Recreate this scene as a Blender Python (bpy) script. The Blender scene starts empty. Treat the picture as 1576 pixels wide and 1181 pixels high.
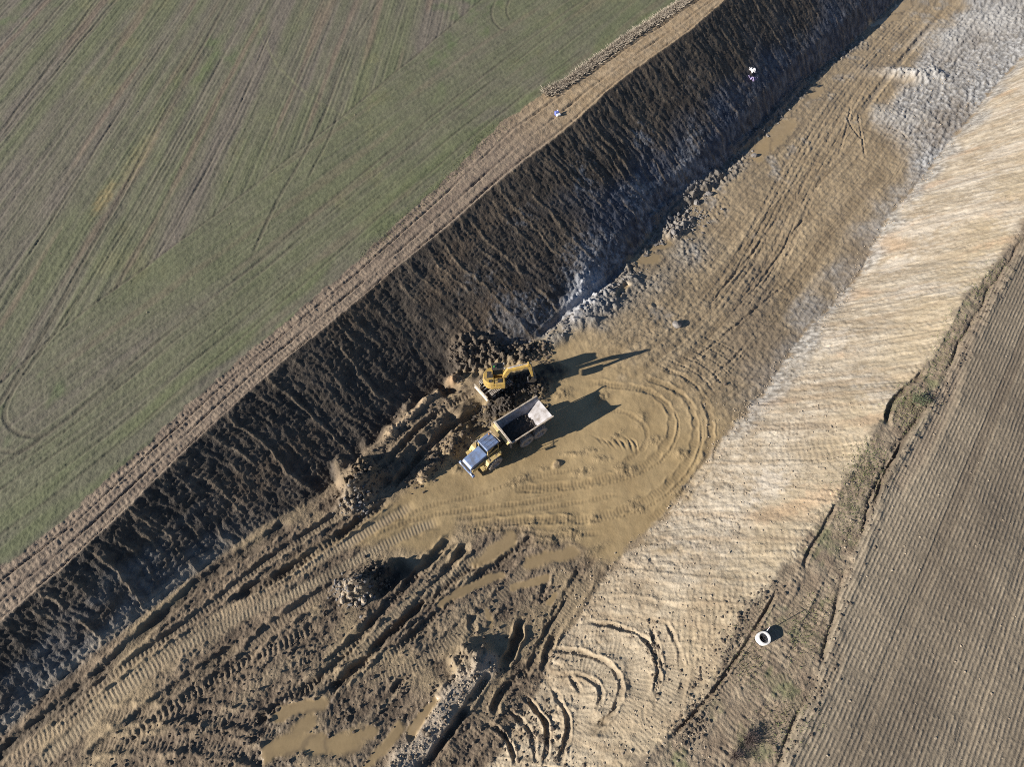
import bpy, bmesh, math, random
import numpy as np
from mathutils import Vector, Matrix

random.seed(7)
rng = np.random.default_rng(7)
sc = bpy.context.scene
C = sc.collection

# ------------------------------------------------------------------ camera
CAM_H = 57.0
TILT = math.radians(31.5)
FOC = 918.0                      # focal length in pixels of a 1576 px wide picture
cam_d = bpy.data.cameras.new('camera')
cam_d.sensor_width = 36.0
cam_d.lens = FOC / 1576.0 * 36.0
cam_d.clip_end = 6000.0
cam = bpy.data.objects.new('camera', cam_d)
cam.location = (0, 0, CAM_H)
cam.rotation_euler = (TILT, 0, 0)
C.objects.link(cam)
sc.camera = cam

# ------------------------------------------------------------------ world, sun, exposure
SUN_ELEV = math.radians(22.0)
SUN_FROM = Vector((-0.922, -0.386, 0)).normalized() * math.cos(SUN_ELEV) + Vector((0, 0, math.sin(SUN_ELEV)))
world = bpy.data.worlds.new('World')
sc.world = world
world.use_nodes = True
wn = world.node_tree
wn.nodes.clear()
sky = wn.nodes.new('ShaderNodeTexSky')
sky.sky_type = 'NISHITA'
sky.sun_disc = False
sky.sun_elevation = SUN_ELEV
sky.altitude = 1200.0
sky.dust_density = 0.2
sky.ozone_density = 3.0
sky.sun_rotation = math.atan2(SUN_FROM.x, SUN_FROM.y)
bg = wn.nodes.new('ShaderNodeBackground')
bg.inputs['Strength'].default_value = 0.05
wo = wn.nodes.new('ShaderNodeOutputWorld')
wn.links.new(sky.outputs[0], bg.inputs[0])
wn.links.new(bg.outputs[0], wo.inputs[0])
sun_d = bpy.data.lights.new('sun', 'SUN')
sun_d.energy = 5.0
sun_d.angle = math.radians(0.5)
sun_d.color = (1.0, 0.935, 0.83)
sun = bpy.data.objects.new('sun', sun_d)
sun.rotation_euler = SUN_FROM.to_track_quat('Z', 'Y').to_euler()
sun.location = (-60, -30, 90)
C.objects.link(sun)
sc.view_settings.view_transform = 'Standard'
sc.view_settings.look = 'None'
sc.view_settings.exposure = 0.92
sc.view_settings.gamma = 1.0
sc.cycles.filter_width = 1.0
sc.cycles.use_denoising = False

# ------------------------------------------------------------------ pixel helpers (a pixel gives a direction, z the distance)
def P(px, py, z):
    r = np.asarray(px, float) - 788.0
    u = 590.5 - np.asarray(py, float)
    dy = FOC * math.sin(TILT) + u * math.cos(TILT)
    dz = -FOC * math.cos(TILT) + u * math.sin(TILT)
    k = (np.asarray(z, float) - CAM_H) / dz
    return r * k, dy * k

AX = np.array([0.61829549, 0.78594573])     # the cutting runs this way
NX = np.array([AX[1], -AX[0]])              # across, to the sunlit side

def ST(x, y):
    return x * AX[0] + y * AX[1], x * NX[0] + y * NX[1]

def floor_z(s):
    return np.interp(s, [-40, -15, 0, 10, 20, 40, 65, 140, 400], [3.7, 3.7, 2.2, 0.8, 0.0, -0.8, -3.6, -6.4, -6.6])

Z_LEFT, Z_RIGHT = 7.3, 5.6

def line(pts, zf):
    px = np.array([p[0] for p in pts], float); py = np.array([p[1] for p in pts], float)
    z = np.zeros(len(pts))
    for _ in range(8):
        x, y = P(px, py, z)
        s, t = ST(x, y)
        z = zf(s)
    o = np.argsort(s)
    s, t = s[o], t[o]
    # carry on straight beyond the picture
    s = np.concatenate([[s[0] - 900], s, [s[-1] + 1500]])
    t = np.concatenate([[t[0]], t, [t[-1]]])
    return s, t

kL = lambda s: np.full_like(s, Z_LEFT)
kR = lambda s: np.full_like(s, Z_RIGHT)
L0 = line([(-60,925),(0,872),(110,790),(240,669),(360,561),(540,411),(684,277),(773,187),(838,144),(905,100),(976,51),(1054,2),(1120,-40)], kL)
L1 = line([(-60,1010),(0,959),(99,873),(205,774),(295,685),(373,613),(425,565),(540,472),(626,400),(695,343),(756,289),(801,253),(863,205),(890,182),(931,144),(979,106),(1060,48),(1115,0),(1170,-45)], kL)
L2 = line([(-60,1190),(0,1137),(82,1058),(171,986),(260,916),(342,853),(401,812),(480,770),(545,722),(582,695),(633,643),(671,609),(700,585),(760,560),(825,524),(862,486),(924,441),(969,400),(1010,350),(1036,320),(1094,274),(1166,199),(1241,120),(1303,72),(1375,3),(1430,-50)], floor_z)
R2 = line([(700,1240),(760,1180),(835,1051),(849,1007),(883,966),(924,901),(965,849),(1027,791),(1074,726),(1122,664),(1173,609),(1200,568),(1241,506),(1283,469),(1324,421),(1365,336),(1423,271),(1461,219),(1491,185),(1525,140),(1576,86),(1640,10)], floor_z)
R1 = line([(940,1240),(985,1181),(1036,1124),(1091,1062),(1139,952),(1194,894),(1241,826),(1272,784),(1313,726),(1341,674),(1372,616),(1406,589),(1426,561),(1461,510),(1481,462),(1515,425),(1543,397),(1576,345),(1640,250)], kR)
R0 = line([(1160,1250),(1197,1171),(1228,1110),(1255,1058),(1276,973),(1289,925),(1310,867),(1337,791),(1358,729),(1382,685),(1413,647),(1440,606),(1457,565),(1491,506),(1526,445),(1560,393),(1600,325),(1660,230)], kR)
HB = line([(-60,640),(0,592),(103,500),(253,390),(395,282),(540,168),(640,85),(740,0),(800,-50)], kL)
at = lambda ln, s: np.interp(s, ln[0], ln[1])

def scarp(s):   # how much steeper the foot of the dark slope stands
    return np.interp(s, [-40, 25, 36, 50, 80, 140], [0.15, 0.1, 0.5, 0.75, 1.0, 1.0])

def base_st(s, t):
    l1, l2, r2 = at(L1, s), at(L2, s), at(R2, s)
    r1 = np.maximum(at(R1, s), r2 + 2)
    r0 = np.maximum(at(R0, s), r1 + .5)
    fz = floor_z(s); k = scarp(s)
    mid = l2 - 0.16 * (l2 - l1) - 0.2
    dl = Z_LEFT - fz
    zm = fz + dl * (0.16 + 0.12 * k)
    z = np.full_like(s, Z_LEFT)
    z = z + (zm - Z_LEFT) * np.clip((t - l1) / (mid - l1), 0, 1)
    z = z + (fz - zm) * np.clip((t - mid) / (l2 - mid), 0, 1)
    z = z + (Z_RIGHT - fz) * np.clip((t - r2) / (r1 - r2), 0, 1)
    return z

def PW(pts):
    """pixels on the ground -> world xy, found on the base relief"""
    px = np.array([p[0] for p in pts], float); py = np.array([p[1] for p in pts], float)
    z = np.zeros(len(pts))
    for _ in range(14):
        x, y = P(px, py, z)
        s, t = ST(x, y)
        z = 0.5 * z + 0.5 * base_st(s, t)
    return np.stack([x, y], 1), z

# ------------------------------------------------------------------ noise
_perm = np.random.default_rng(3).permutation(256).astype(np.int32)
_perm = np.concatenate([_perm, _perm])
_ang = np.random.default_rng(4).random(256) * 2 * np.pi
_gx = np.cos(_ang).astype(np.float32); _gy = np.sin(_ang).astype(np.float32)

def pn(x, y, seed=0):
    x = np.asarray(x, np.float32) + np.float32(seed * 17.31); y = np.asarray(y, np.float32) + np.float32(seed * 9.77)
    xf = np.floor(x); yf = np.floor(y)
    xi = xf.astype(np.int32) & 255; yi = yf.astype(np.int32) & 255
    x = x - xf; y = y - yf
    u = x * x * x * (x * (x * 6 - 15) + 10); v = y * y * y * (y * (y * 6 - 15) + 10)
    xi1 = (xi + 1) & 255; yi1 = (yi + 1) & 255
    a = _perm[xi]; b = _perm[xi1]
    def g(h, dx, dy): return _gx[h] * dx + _gy[h] * dy
    n00 = g(_perm[a + yi], x, y); n10 = g(_perm[b + yi], x - 1, y)
    n01 = g(_perm[a + yi1], x, y - 1); n11 = g(_perm[b + yi1], x - 1, y - 1)
    n0 = n00 + u * (n10 - n00); n1 = n01 + u * (n11 - n01)
    return (n0 + v * (n1 - n0)) * 1.5

def fbm(x, y, octv=4, seed=0, gain=.5):
    r = 0; a = 1.0; f = 1.0
    for i in range(octv):
        r = r + a * pn(x * f, y * f, seed + i * 3)
        a *= gain; f *= 2.03
    return r

def ridg(x, y, octv=3, seed=0):
    r = 0; a = 1.0; f = 1.0
    for i in range(octv):
        r = r + a * (0.5 - np.abs(pn(x * f, y * f, seed + i * 5)))
        a *= .5; f *= 2.1
    return r

def worley(x, y, seed=0):
    """distance to nearest cell point and that cell's random value"""
    xi = np.floor(x).astype(np.int32); yi = np.floor(y).astype(np.int32)
    best = np.full(x.shape, 9.0, np.float32); val = np.zeros(x.shape, np.float32)
    for dx in (-1, 0, 1):
        for dy in (-1, 0, 1):
            cx = xi + dx; cy = yi + dy
            h = _perm[_perm[(cx + seed) & 255] + (cy & 255)]
            ox = h / 256.0; oy = _perm[h] / 256.0
            d = (cx + ox - x) ** 2 + (cy + oy - y) ** 2
            m = d < best
            best = np.where(m, d, best); val = np.where(m, _perm[h + 1] / 256.0, val)
    return np.sqrt(best), val

def ss(x, a, b):
    t = np.clip((x - a) / (b - a), 0, 1)
    return t * t * (3 - 2 * t)

# ------------------------------------------------------------------ terrain grid: dense where the camera looks, stretching to the horizon
DETAIL = 1.1
NC = int(1180 * DETAIL)
uu = np.linspace(-1, 1, NC)
ext = np.cumsum(0.004 * 1.32 ** np.arange(1, 30))
U = np.concatenate([-1 - ext[::-1], uu, 1 + ext])
ys = [-9.0]
while ys[-1] < 128:
    zc = ys[-1] * math.sin(TILT) + CAM_H * math.cos(TILT)
    ys.append(ys[-1] + 0.088 / DETAIL * (zc / 48) ** 1.55)
ys = np.array(ys)
e2 = np.cumsum(0.25 * 1.3 ** np.arange(1, 32))
V = np.concatenate([ys[0] - e2[::-1], ys, ys[-1] + e2])
HW = np.maximum(1.07 * 0.858 * (0.522 * V + 48.6), 30.0)
GX = (U[None, :] * HW[:, None]).astype(np.float32)
GY = np.repeat(V[:, None], len(U), 1).astype(np.float32)
NR, NCC = GX.shape
X = GX.ravel(); Y = GY.ravel()
S, T = ST(X, Y)
S = S.astype(np.float32); T = T.astype(np.float32)
print('terrain grid', NR, NCC, NR * NCC)

# wobbly borders
jit = (0.35 * pn(S * .45, T * .45, 1) + 0.22 * pn(S * 1.7, T * 1.7, 2)).astype(np.float32)
crest = (.35 * jit + 0.15 * np.abs(pn(S * .8, T * .05, 8))).astype(np.float32)
Tl = T + jit
tL0, tL1, tL2, tR2, tR1, tR0, tHB = [at(q, S).astype(np.float32) for q in (L0, L1, L2, R2, R1, R0, HB)]
tR1 = np.maximum(tR1, tR2 + 2); tR0 = np.maximum(tR0, tR1 + .5)
mid_w = ss(T, tL1 - 1, tL1 + 1) * ss(-T, -(tR1 + 1), -(tR1 - 1))
Z = base_st(S, T + crest * mid_w * .8).astype(np.float32)
COL = np.full((len(X), 3), (.26, .20, .135), np.float32)
WET = np.zeros(len(X), np.float32)

def mix(mask, c):
    COL[:] = COL * (1 - mask[:, None]) + np.asarray(c, np.float32) * mask[:, None]

def mixi(idx, mask, c):
    COL[idx] = COL[idx] * (1 - mask[:, None]) + np.asarray(c, np.float32) * mask[:, None]

def lerp(a, b, k):
    k = np.clip(k, 0, 1)[:, None]
    return np.asarray(a, np.float32) * (1 - k) + np.asarray(b, np.float32) * k

# broad unevenness everywhere
Z += (0.10 * fbm(X * .12, Y * .12, 3, 5)).astype(np.float32)

# --- crop field -------------------------------------------------------------
i = np.where(T < tL0 + 1.5)[0]
x, y, s, t = X[i], Y[i], S[i], T[i]
fd = np.array([0.06, 0.998]); fn = np.array([fd[1], -fd[0]])
fa = x * fd[0] + y * fd[1]; fc = x * fn[0] + y * fn[1]
wob = 0.25 * pn(fa * .02, fc * .05, 31)
head = ss(t - tHB[i] + .3 * pn(s * .3, t * .3, 2), -.25, .25)       # headland strip beside the track
ac = np.where(head > .5, t + .3 * pn(s * .03, t * .05, 6), fc + wob); al = np.where(head > .5, s, fa)
drill = pn(ac * 3.1, al * .05, 11)
drill2 = pn(ac * 1.25, al * .03, 12)
band = pn(ac * .30, al * .012, 13)
band2 = pn(ac * .11, al * .015, 14)
patch = fbm(x * .05, y * .05, 3, 15)
patch2 = fbm(x * .35, y * .2, 3, 16)
fine = pn(x * 6.0, y * 6.0, 17)
Z[i] += .035 * drill + .03 * drill2 + .02 * fine + .025 * pn(x * 2.2, y * 2.2, 18)
green = .52 + .80 * band * (1 - .6 * head) + .45 * band2 * (1 - .5 * head) + .30 * patch + .22 * drill2 * (1 - .4 * head) + .16 * drill + .13 * patch2 + .12 * fine + .20 * head
c = lerp((.142, .124, .100), (.120, .126, .074), green)
yel = ss(.5 * band2 + .5 * patch + .5 * patch2 + .25 * fine, .38, .85)
c = lerp(c, (.205, .180, .090), yel * .2)
lush = ss(pn(x * .045, y * .03, 22) + .4 * patch2, .38, .8)
c = lerp(c, (.092, .125, .055), lush * .6)
brn = ss(pn(ac * .5, al * .03, 23) + .3 * patch, .3, .7) * (1 - .5 * head)
c = lerp(c, (.165, .125, .095), brn * .65)
ed = ss(t - tL0[i], -7, -1) * ss(pn(s * .12, t * .4, 24) + .35, 0, .6)
c = lerp(c, (.112, .136, .058), ed * .5)
c *= (1 + .10 * fine + .08 * pn(x * 2.5, y * 2.5, 19))[:, None]
COL[i] = c

# --- ploughed field ---------------------------------------------------------
i = np.where(T > tR1 - 1.5)[0]
x, y, s, t = X[i], Y[i], S[i], T[i]
tt = t + .12 * pn(s * .05, t * .2, 41)
row = np.sin(tt * 2 * np.pi / .46 + .8 * pn(s * .15, t * .5, 42))
amp = np.clip(.7 + .8 * pn(t * .35, s * .02, 43), .15, 1.4)
cl, cv = worley(x * 2.6, y * 2.6, 5)
clod = np.clip(.45 - cl, 0, 1) * (cv > .55)
Z[i] += .018 * pn(x * 2.1, y * 2.1, 44) + .10 * clod * (cv > .8)
tone = .5 + .7 * clod + .5 * pn(t * .22, s * .01, 46) + .3 * fbm(x * .08, y * .08, 2, 47) + .18 * pn(x * 5, y * 5, 48)
c = lerp((.140, .112, .083), (.285, .234, .170), tone)
wh = .35 * np.sin(tt * 2 * np.pi / 6.1) > .30
c = lerp(c, (.11, .084, .062), .45 * wh * ss(pn(s * .02, t * .1, 49), -.5, .2))
Z[i] -= .05 * wh
COL[i] = c

# --- verge between the sunlit slope and the ploughed field ---------------------
i = np.where((T > tR1 - 2) & (T < tR0 + 2))[0]
x, y, s, t = X[i], Y[i], S[i], T[i]
m = ss(t - tR1[i] + 2 * jit[i], -.5, .3) * ss(tR0[i] - t + jit[i], -.25, .25)
g = ss(.55 * fbm(x * .3, y * .3, 3, 52) + .25 * pn(x * 2, y * 2, 53), .05, .5)
c = lerp((.225, .172, .122), (.30, .24, .17), .5 + fbm(x * .6, y * .6, 3, 51))
cle = np.sin(s * 2 * np.pi / .42 + 1.5 * pn(t * .6, s * .05, 55)) * ss(pn(t * .7, s * .05, 54), -.1, .2)
c = lerp(c, (.17, .13, .095), .35 * ss(cle, .1, .9))
c = lerp(c, (.115, .135, .062), g * .62)
mixi(i, m, c)
Z[i] += m * (.022 * cle + .06 * fbm(x * 1.2, y * 1.2, 3, 56) + .03 * pn(x * 4, y * 4, 50) - .10)
dit = np.exp(-((t - tR0[i] + .4 * pn(s * .25, 0 * s, 57)) / .17) ** 2) * ss(pn(s * .22, 0 * s, 59), -.45, .1)
Z[i] -= .24 * dit
bank = np.exp(-((t - tR0[i] - .75) / .35) ** 2)
Z[i] += .10 * bank * (1 + 1.5 * pn(s * .9, t, 58))
mixi(i, dit * .5, (.12, .092, .066))

# --- dirt track on the left crest ----------------------------------------------
i = np.where((T > tL0 - 1) & (T < tL1 + 1))[0]
x, y, s, t = X[i], Y[i], S[i], T[i]
w = tL1[i] - tL0[i]; q = (t - tL0[i]) / w
m = ss(t - tL0[i] + .8 * jit[i], -.12, .12)
far = ss(s, 48, 66)
c = lerp((.165, .127, .098), (.285, .222, .163), .45 + .5 * pn(t * 1.4, s * .04, 61) + .3 * fbm(x, y, 3, 62))
c = lerp(c, lerp((.30, .215, .125), (.36, .27, .17), .5 + fbm(x * .7, y * .7, 3, 63)), far * .75)
cle = np.sin(s * 2 * np.pi / .42 + .9 * pn(t * .5, s * .1, 64))
lanes = sum(np.exp(-((q - qc) / .085) ** 4) for qc in (.12, .42, .80))
c = lerp(c, (.15, .11, .085), .45 * (1 - far) * lanes * ss(cle, 0, 1))
gap = sum(np.exp(-((q - qc) / .024) ** 2) for qc in (.27, .62, .93))
c = lerp(c, (.145, .108, .085), .5 * gap * (1 - .6 * far))
mixi(i, m, c)
Z[i] += m * (.022 * cle * lanes * (1 - .8 * far) - .06 * lanes - .20 * gap * (.75 + .8 * pn(s * .2, t, 60)) + .03 * pn(x * 4, y * 4, 66) * (1 - .5 * far) + .05 * fbm(x * 1.5, y * 1.5, 3, 65))

# --- the dark slope --------------------------------------------------------------
i = np.where((T > tL1 - .8) & (T < tL2 + 2.5))[0]
x, y, s, t = X[i], Y[i], S[i], T[i]
wdt = tL2[i] - tL1[i]
q = (t - tL1[i]) / wdt
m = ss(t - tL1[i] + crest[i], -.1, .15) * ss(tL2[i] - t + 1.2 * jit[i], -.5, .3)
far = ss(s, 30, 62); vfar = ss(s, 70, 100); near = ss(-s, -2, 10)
sg = s + .55 * pn(t * .22, s * .12, 71) + .25 * pn(t * .9, s * .7, 79)
def scrape_lines(u, v, cell, wid, seed):
    """thin ridges left between bucket passes: one to a cell, broken along their length"""
    out = np.zeros_like(u); k0 = np.floor(u / cell).astype(np.int32)
    for dk in (-1, 0, 1):
        k = k0 + dk
        h1 = _perm[(k * 7 + seed) & 255] / 255.0; h2 = _perm[(k * 13 + seed + 91) & 255] / 255.0
        dist_ = u - (k + .2 + .6 * h1) * cell
        pres = ss(pn(v * .22 + h2 * 40, k * 1.7, seed) + .5 * (h2 - .30), -.06, .16)
        prof = np.exp(-np.clip(dist_, 0, 9) / (wid * .6)) * (dist_ >= 0) + np.exp(-(dist_ / (wid * .9)) ** 2) * (dist_ < 0)
        out = np.maximum(out, prof * pres * (.4 + .6 * h2))
    return out
gr1 = scrape_lines(sg + .12 * pn(x * 2.2, y * 2.2, 70), t, 1.75, .20, 5)
gr2 = scrape_lines(sg + .10 * pn(x * 2.5, y * 2.5, 69), t, .72, .12, 47)
swath = pn(sg * .40, t * .05, 72)
prs = ss(fbm(s * .12, t * .25, 2, 74), -.35, .35)
rough = fbm(x * 1.1, y * 1.1, 4, 75)
rf = fbm(x * 3.2, y * 3.2, 2, 68)
stk = pn(sg * 2.3, t * .42, 67); stk2 = pn(sg * 4.6, t * 1.0, 66)
blk, bv = worley(s * 1.5 + .3 * pn(x, y, 3), t * 1.0, 9)
blk2, bv2 = worley(s * 3.4, t * 2.6 + .4 * pn(x, y, 4), 12)
cle = np.sin(t * 2 * np.pi / .42 + 1.2 * pn(s * .9, t * .3, 76)) * ss(pn(s * .45, t * .14, 77), -.05, .15)
env = ss(q, -.02, .08)
h = .13 * gr1 + .07 * gr2 * (.35 + .65 * far) + .06 * swath * prs + .055 * rough + .04 * rf + .03 * pn(x * 6.5, y * 6.5, 78) + (.05 + .05 * far) * stk + .035 * stk2 + .028 * cle * (1 - .6 * far)
h += .20 * (.5 - blk) * (bv - .35) * far * ss(q, .25, .6) + .16 * (.5 - blk2) * (bv2 > .55) * (.25 + .75 * ss(q, .3, .9)) * (.5 + .5 * far)
Z[i] += m * env * h * .75
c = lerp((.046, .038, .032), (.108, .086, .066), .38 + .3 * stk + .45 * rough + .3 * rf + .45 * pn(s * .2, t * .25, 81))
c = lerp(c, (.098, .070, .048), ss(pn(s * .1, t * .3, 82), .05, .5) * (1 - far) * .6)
blue = ss(q + .4 * pn(s * .1, t * .2, 87), .35, .9) * ss(s, 35, 60)  # blue-grey clay, pushed bluer to paint in navy shade and sky sheen
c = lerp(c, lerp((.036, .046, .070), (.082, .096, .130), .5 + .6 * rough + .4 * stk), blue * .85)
pale = ss(q + .55 * pn(s * .14, t * .22, 83) + .28 * rough + .2 * rf, .60, 1.1) * ss(s, 24, 40) * (1 - .65 * vfar)
c = lerp(c, lerp((.09, .09, .097), (.33, .34, .36), .40 + .7 * rough + .6 * rf + .5 * (bv2 - .5)), pale * (.62 - .2 * vfar))
ngr = near * ss(q + .4 * pn(s * .3, t * .5, 84), .3, .8)
c = lerp(c, lerp((.085, .085, .09), (.20, .19, .18), .5 + rough), ngr * .75)
c = lerp(c, (.26, .195, .13), np.clip(gr1 * 1.2, 0, 1) * .6)
c = lerp(c, (.20, .155, .11), np.clip(gr2, 0, 1) * .35)
foot = near * np.exp(-((q - .93) / .07) ** 2)
c = lerp(c, (.32, .27, .21), foot * .7)
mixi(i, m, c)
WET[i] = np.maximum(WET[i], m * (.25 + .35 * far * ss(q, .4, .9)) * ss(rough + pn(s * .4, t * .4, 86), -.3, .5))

# --- the floor ----------------------------------------------------------------------
i = np.where((T > tL2 - 1.5) & (T < tR2 + 1.5))[0]
x, y, s, t = X[i], Y[i], S[i], T[i]
wdt = tR2[i] - tL2[i]; q = (t - tL2[i]) / wdt
m = ss(t - tL2[i] + 1.2 * jit[i], -.3, .5) * ss(tR2[i] - t + 1.5 * jit[i], -.3, .4)
nearf = ss(17.0 - y + 3.0 * pn(x * .14, y * .14, 91) + 1.2 * pn(x * .5, y * .5, 90), -1.5, 2.0)         # dark rutted ground this side of the mud
nearf = np.maximum(nearf, ss(tL2[i] + 6.5 - t, 0, 2.5) * ss(22 - s, 0, 4))
farf = ss(s, 32, 44)
n1 = fbm(x * .25, y * .25, 4, 92); n2 = fbm(x * 1.3, y * 1.3, 3, 93)
c = lerp((.318, .232, .124), (.395, .293, .160), .5 + .7 * n1 + .2 * n2)
# far floor: driven lanes along the cutting
tc = t - np.interp(s, [30, 45, 60, 75, 95, 120, 150], [-12, -9, -8, -8, -6.5, -7, -6])
lane = pn(tc * 2.2 + .6 * pn(s * .08, t * .1, 94), s * .035, 95); lane2 = pn(tc * .8, s * .02, 96)
cf = lerp((.215, .162, .102), (.365, .282, .180), .5 + .4 * lane + .45 * lane2 + .4 * n1)
cf = lerp(cf, (.24, .19, .13), .4 * ss(np.abs(tc), 4, 9))
fl = pn(tc * 5.5 + .8 * pn(s * .1, t * .2, 88), s * .045, 89)
cf = cf * (1 + .20 * fl)[:, None]
hf = .04 * fl + .02 * n2 + .02 * pn(x * 4.5, y * 4.5, 109) + .05 * lane * ss(7 - np.abs(tc), 0, 4) + .05 * lane2 + .05 * n2
c = lerp(c, cf, farf)
cn = lerp((.112, .084, .060), (.270, .205, .140), .42 + .45 * n1 + .5 * n2)
c = lerp(c, cn, nearf)
hn = .09 * n1 + .06 * n2 + .045 * pn(x * 4, y * 4, 97) + .03 * pn(x * 8, y * 8, 90)
rutd = pn((x * .62 - y * .78) * 1.0 + .4 * pn(x * .2, y * .2, 6), (x * .78 + y * .62) * .07, 98)
hn = hn + .10 * rutd
c = lerp(c, (.30, .235, .155), nearf * ss(rutd, .25, .6) * .45)
c = lerp(c, (.115, .088, .064), nearf * ss(-rutd, .2, .6) * .4)
sm = nearf * ss(pn(x * .11, y * .11, 106) + .35 * n1, .10, .45)      # smeared wet mud between the ruts
c = lerp(c, (.320, .245, .150), sm * .7)
h = hn * nearf * (1 - .6 * sm) + hf * farf + (1 - nearf) * (1 - farf) * (.018 * n1 + .012 * n2)
# chalky grey ground at the far right and along the foot of the sunlit slope
chalk = ss(s + 16 * pn(x * .05, y * .05, 99), 90, 106) * ss(t + 3 * pn(x * .15, y * .15, 100), -9, -5.5)
toe = ss(q + .10 * pn(s * .2, t * .3, 101), .84, .98) * ss(s, 38, 52)
cw = lerp((.215, .205, .195), (.47, .465, .46), .5 + .8 * n2 + .4 * n1)
c = lerp(c, cw, np.clip(chalk * .85 + toe * .45, 0, 1))
cs = pn(tc * 1.7 + .7 * pn(x * .3, y * .3, 7), s * .35, 105)
h = h + chalk * (.12 * cs + .05 * n2)
c = lerp(c, (.17, .155, .135), chalk * ss(cs + .6 * n1, .15, .6) * .55)
toeL = ss(.10 + .13 * pn(s * .12, t * .2, 103) - q, 0, .06) * ss(s, 34, 48)     # grey broken clay under the dark slope
wk, wv = worley(x * 1.5, y * 1.5, 21)
c = lerp(c, lerp((.11, .096, .080), (.28, .25, .215), .4 + .8 * n2 + .5 * (wv - .5)), toeL * .75)
h = h + toeL * (.3 * (.5 - wk) * (wv > .35) + .15 * n2)
brok = farf * ss(pn(x * .18, y * .18, 104) + .3 * n1, .12, .5) * ss(.62 - q, 0, .2)
h = h + brok * (.22 * (.45 - wk) * (wv > .5))
c = lerp(c, lerp((.17, .15, .125), (.36, .34, .315), .5 + .9 * n2), brok * ss(pn(x * .5, y * .35, 107), -.1, .4) * .55)
dk = farf * ss(pn(x * .10, y * .08, 108) + .3 * n1, .15, .5) * ss(q, .45, .7)
c = lerp(c, (.185, .145, .105), dk * .5)
Z[i] += m * h
mixi(i, m, c)
WET[i] = np.maximum(WET[i], m * (1 - nearf) * ((1 - farf) * .8 + farf * .45 * (1 - chalk)))
mudmask = np.zeros(len(X), np.float32); mudmask[i] = m * (1 - nearf) * (1 - farf)

# --- the sunlit slope ------------------------------------------------------------------
i = np.where((T > tR2 - 1.2) & (T < tR1 + 1.2))[0]
x, y, s, t = X[i], Y[i], S[i], T[i]
wdt = tR1[i] - tR2[i]; q = (t - tR2[i]) / wdt
m = ss(t - tR2[i] + 1.5 * jit[i], -.3, .3) * ss(tR1[i] - t + 2 * jit[i], -.3, .3)
nearr = ss(-s, -24, -14)
gd = np.array([.985, -.17]); gc = x * gd[1] * -1 + y * gd[0]; ga = x * gd[0] + y * gd[1]
gcw = gc + .35 * pn(ga * .25, gc * .2, 111)
g1 = pn(gcw * .85, ga * .05, 112); g2 = pn(gcw * 3.0, ga * .10, 113)
n1 = fbm(x * .3, y * .3, 4, 114); n2 = fbm(x * 1.6, y * 1.6, 3, 115)
cle = np.sin(ga * 2 * np.pi / .46 + 1.4 * pn(gc * .7, ga * .2, 116)) * ss(pn(gc * .6, ga * .10, 117) + .8 * (q - .60), .12, .38)
sharp = np.abs(pn(gcw * .62, ga * .06, 118))
g3 = scrape_lines(gcw * 1.0 + .05 * pn(x * 2, y * 2, 110), ga * .55, 1.15, .13, 21)
h = .055 * g1 + .032 * g2 + .025 * n2 + .016 * cle + .07 * g3 + .018 * pn(x * 8, y * 8, 120) - .05 * np.exp(-(sharp / .06) ** 2) * ss(n1, -.3, .3) + .03 * pn(x * 5, y * 5, 119)
wk, wv = worley(x * 1.7, y * 1.7, 33)
wk2, wv2 = worley(x * 4.2, y * 4.2, 35)
spk = (wv2 > .7) * ss(pn(x * .25, y * .35, 127) + .35 * (.6 - q), -.05, .35)
h += .16 * (.42 - wk2) * spk + .16 * (.42 - wk) * (wv > .78) * ss(.7 - q, 0, .4)
Z[i] += m * h
c = lerp((.320, .262, .190), (.470, .408, .322), .45 + .5 * n1 + .4 * g1 + .45 * n2)
upper = ss(q, .5, .8)
c = lerp(c, (.375, .300, .195), upper * .5)
c = lerp(c, (.26, .20, .13), upper * .35 * ss(cle, .2, .9))
c = lerp(c, (.24, .19, .14), .5 * spk * ss(wk2, .2, .45))
wht = ss(pn(x * .16, y * .22, 121) + .25 * n2 + .3 * (ss(s, 50, 90) - .4), .15, .6) * (1 - nearr * .6)
c = lerp(c, (.50, .455, .40), wht * .38)
org = ss(pn(x * .13, y * .3, 122) + .2 * n2, .30, .6)
c = lerp(c, (.42, .275, .165), org * .4 * (1 - nearr * .4))
strata = pn(gc * 1.1, ga * .03, 123)
c = lerp(c, (.30, .225, .15), ss(strata, .15, .5) * .4)
gtoe = ss(.16 + .12 * pn(s * .18, t * .3, 124) - q, 0, .12) * ss(s, 30, 45)
c = lerp(c, lerp((.16, .15, .14), (.42, .40, .37), .5 + n2), gtoe * .8)
dl = ss(.5 - np.abs(pn(gcw * .9, ga * .06, 125)) * 6, 0, .5) * ss(pn(x * .2, y * .2, 126), 0, .3)
c = lerp(c, (.22, .165, .11), dl * .5)
c = lerp(c, lerp((.25, .19, .125), (.40, .315, .205), .5 + .6 * n1 + .4 * n2), nearr * .55)
mixi(i, m, c)
print('regions done')

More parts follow.
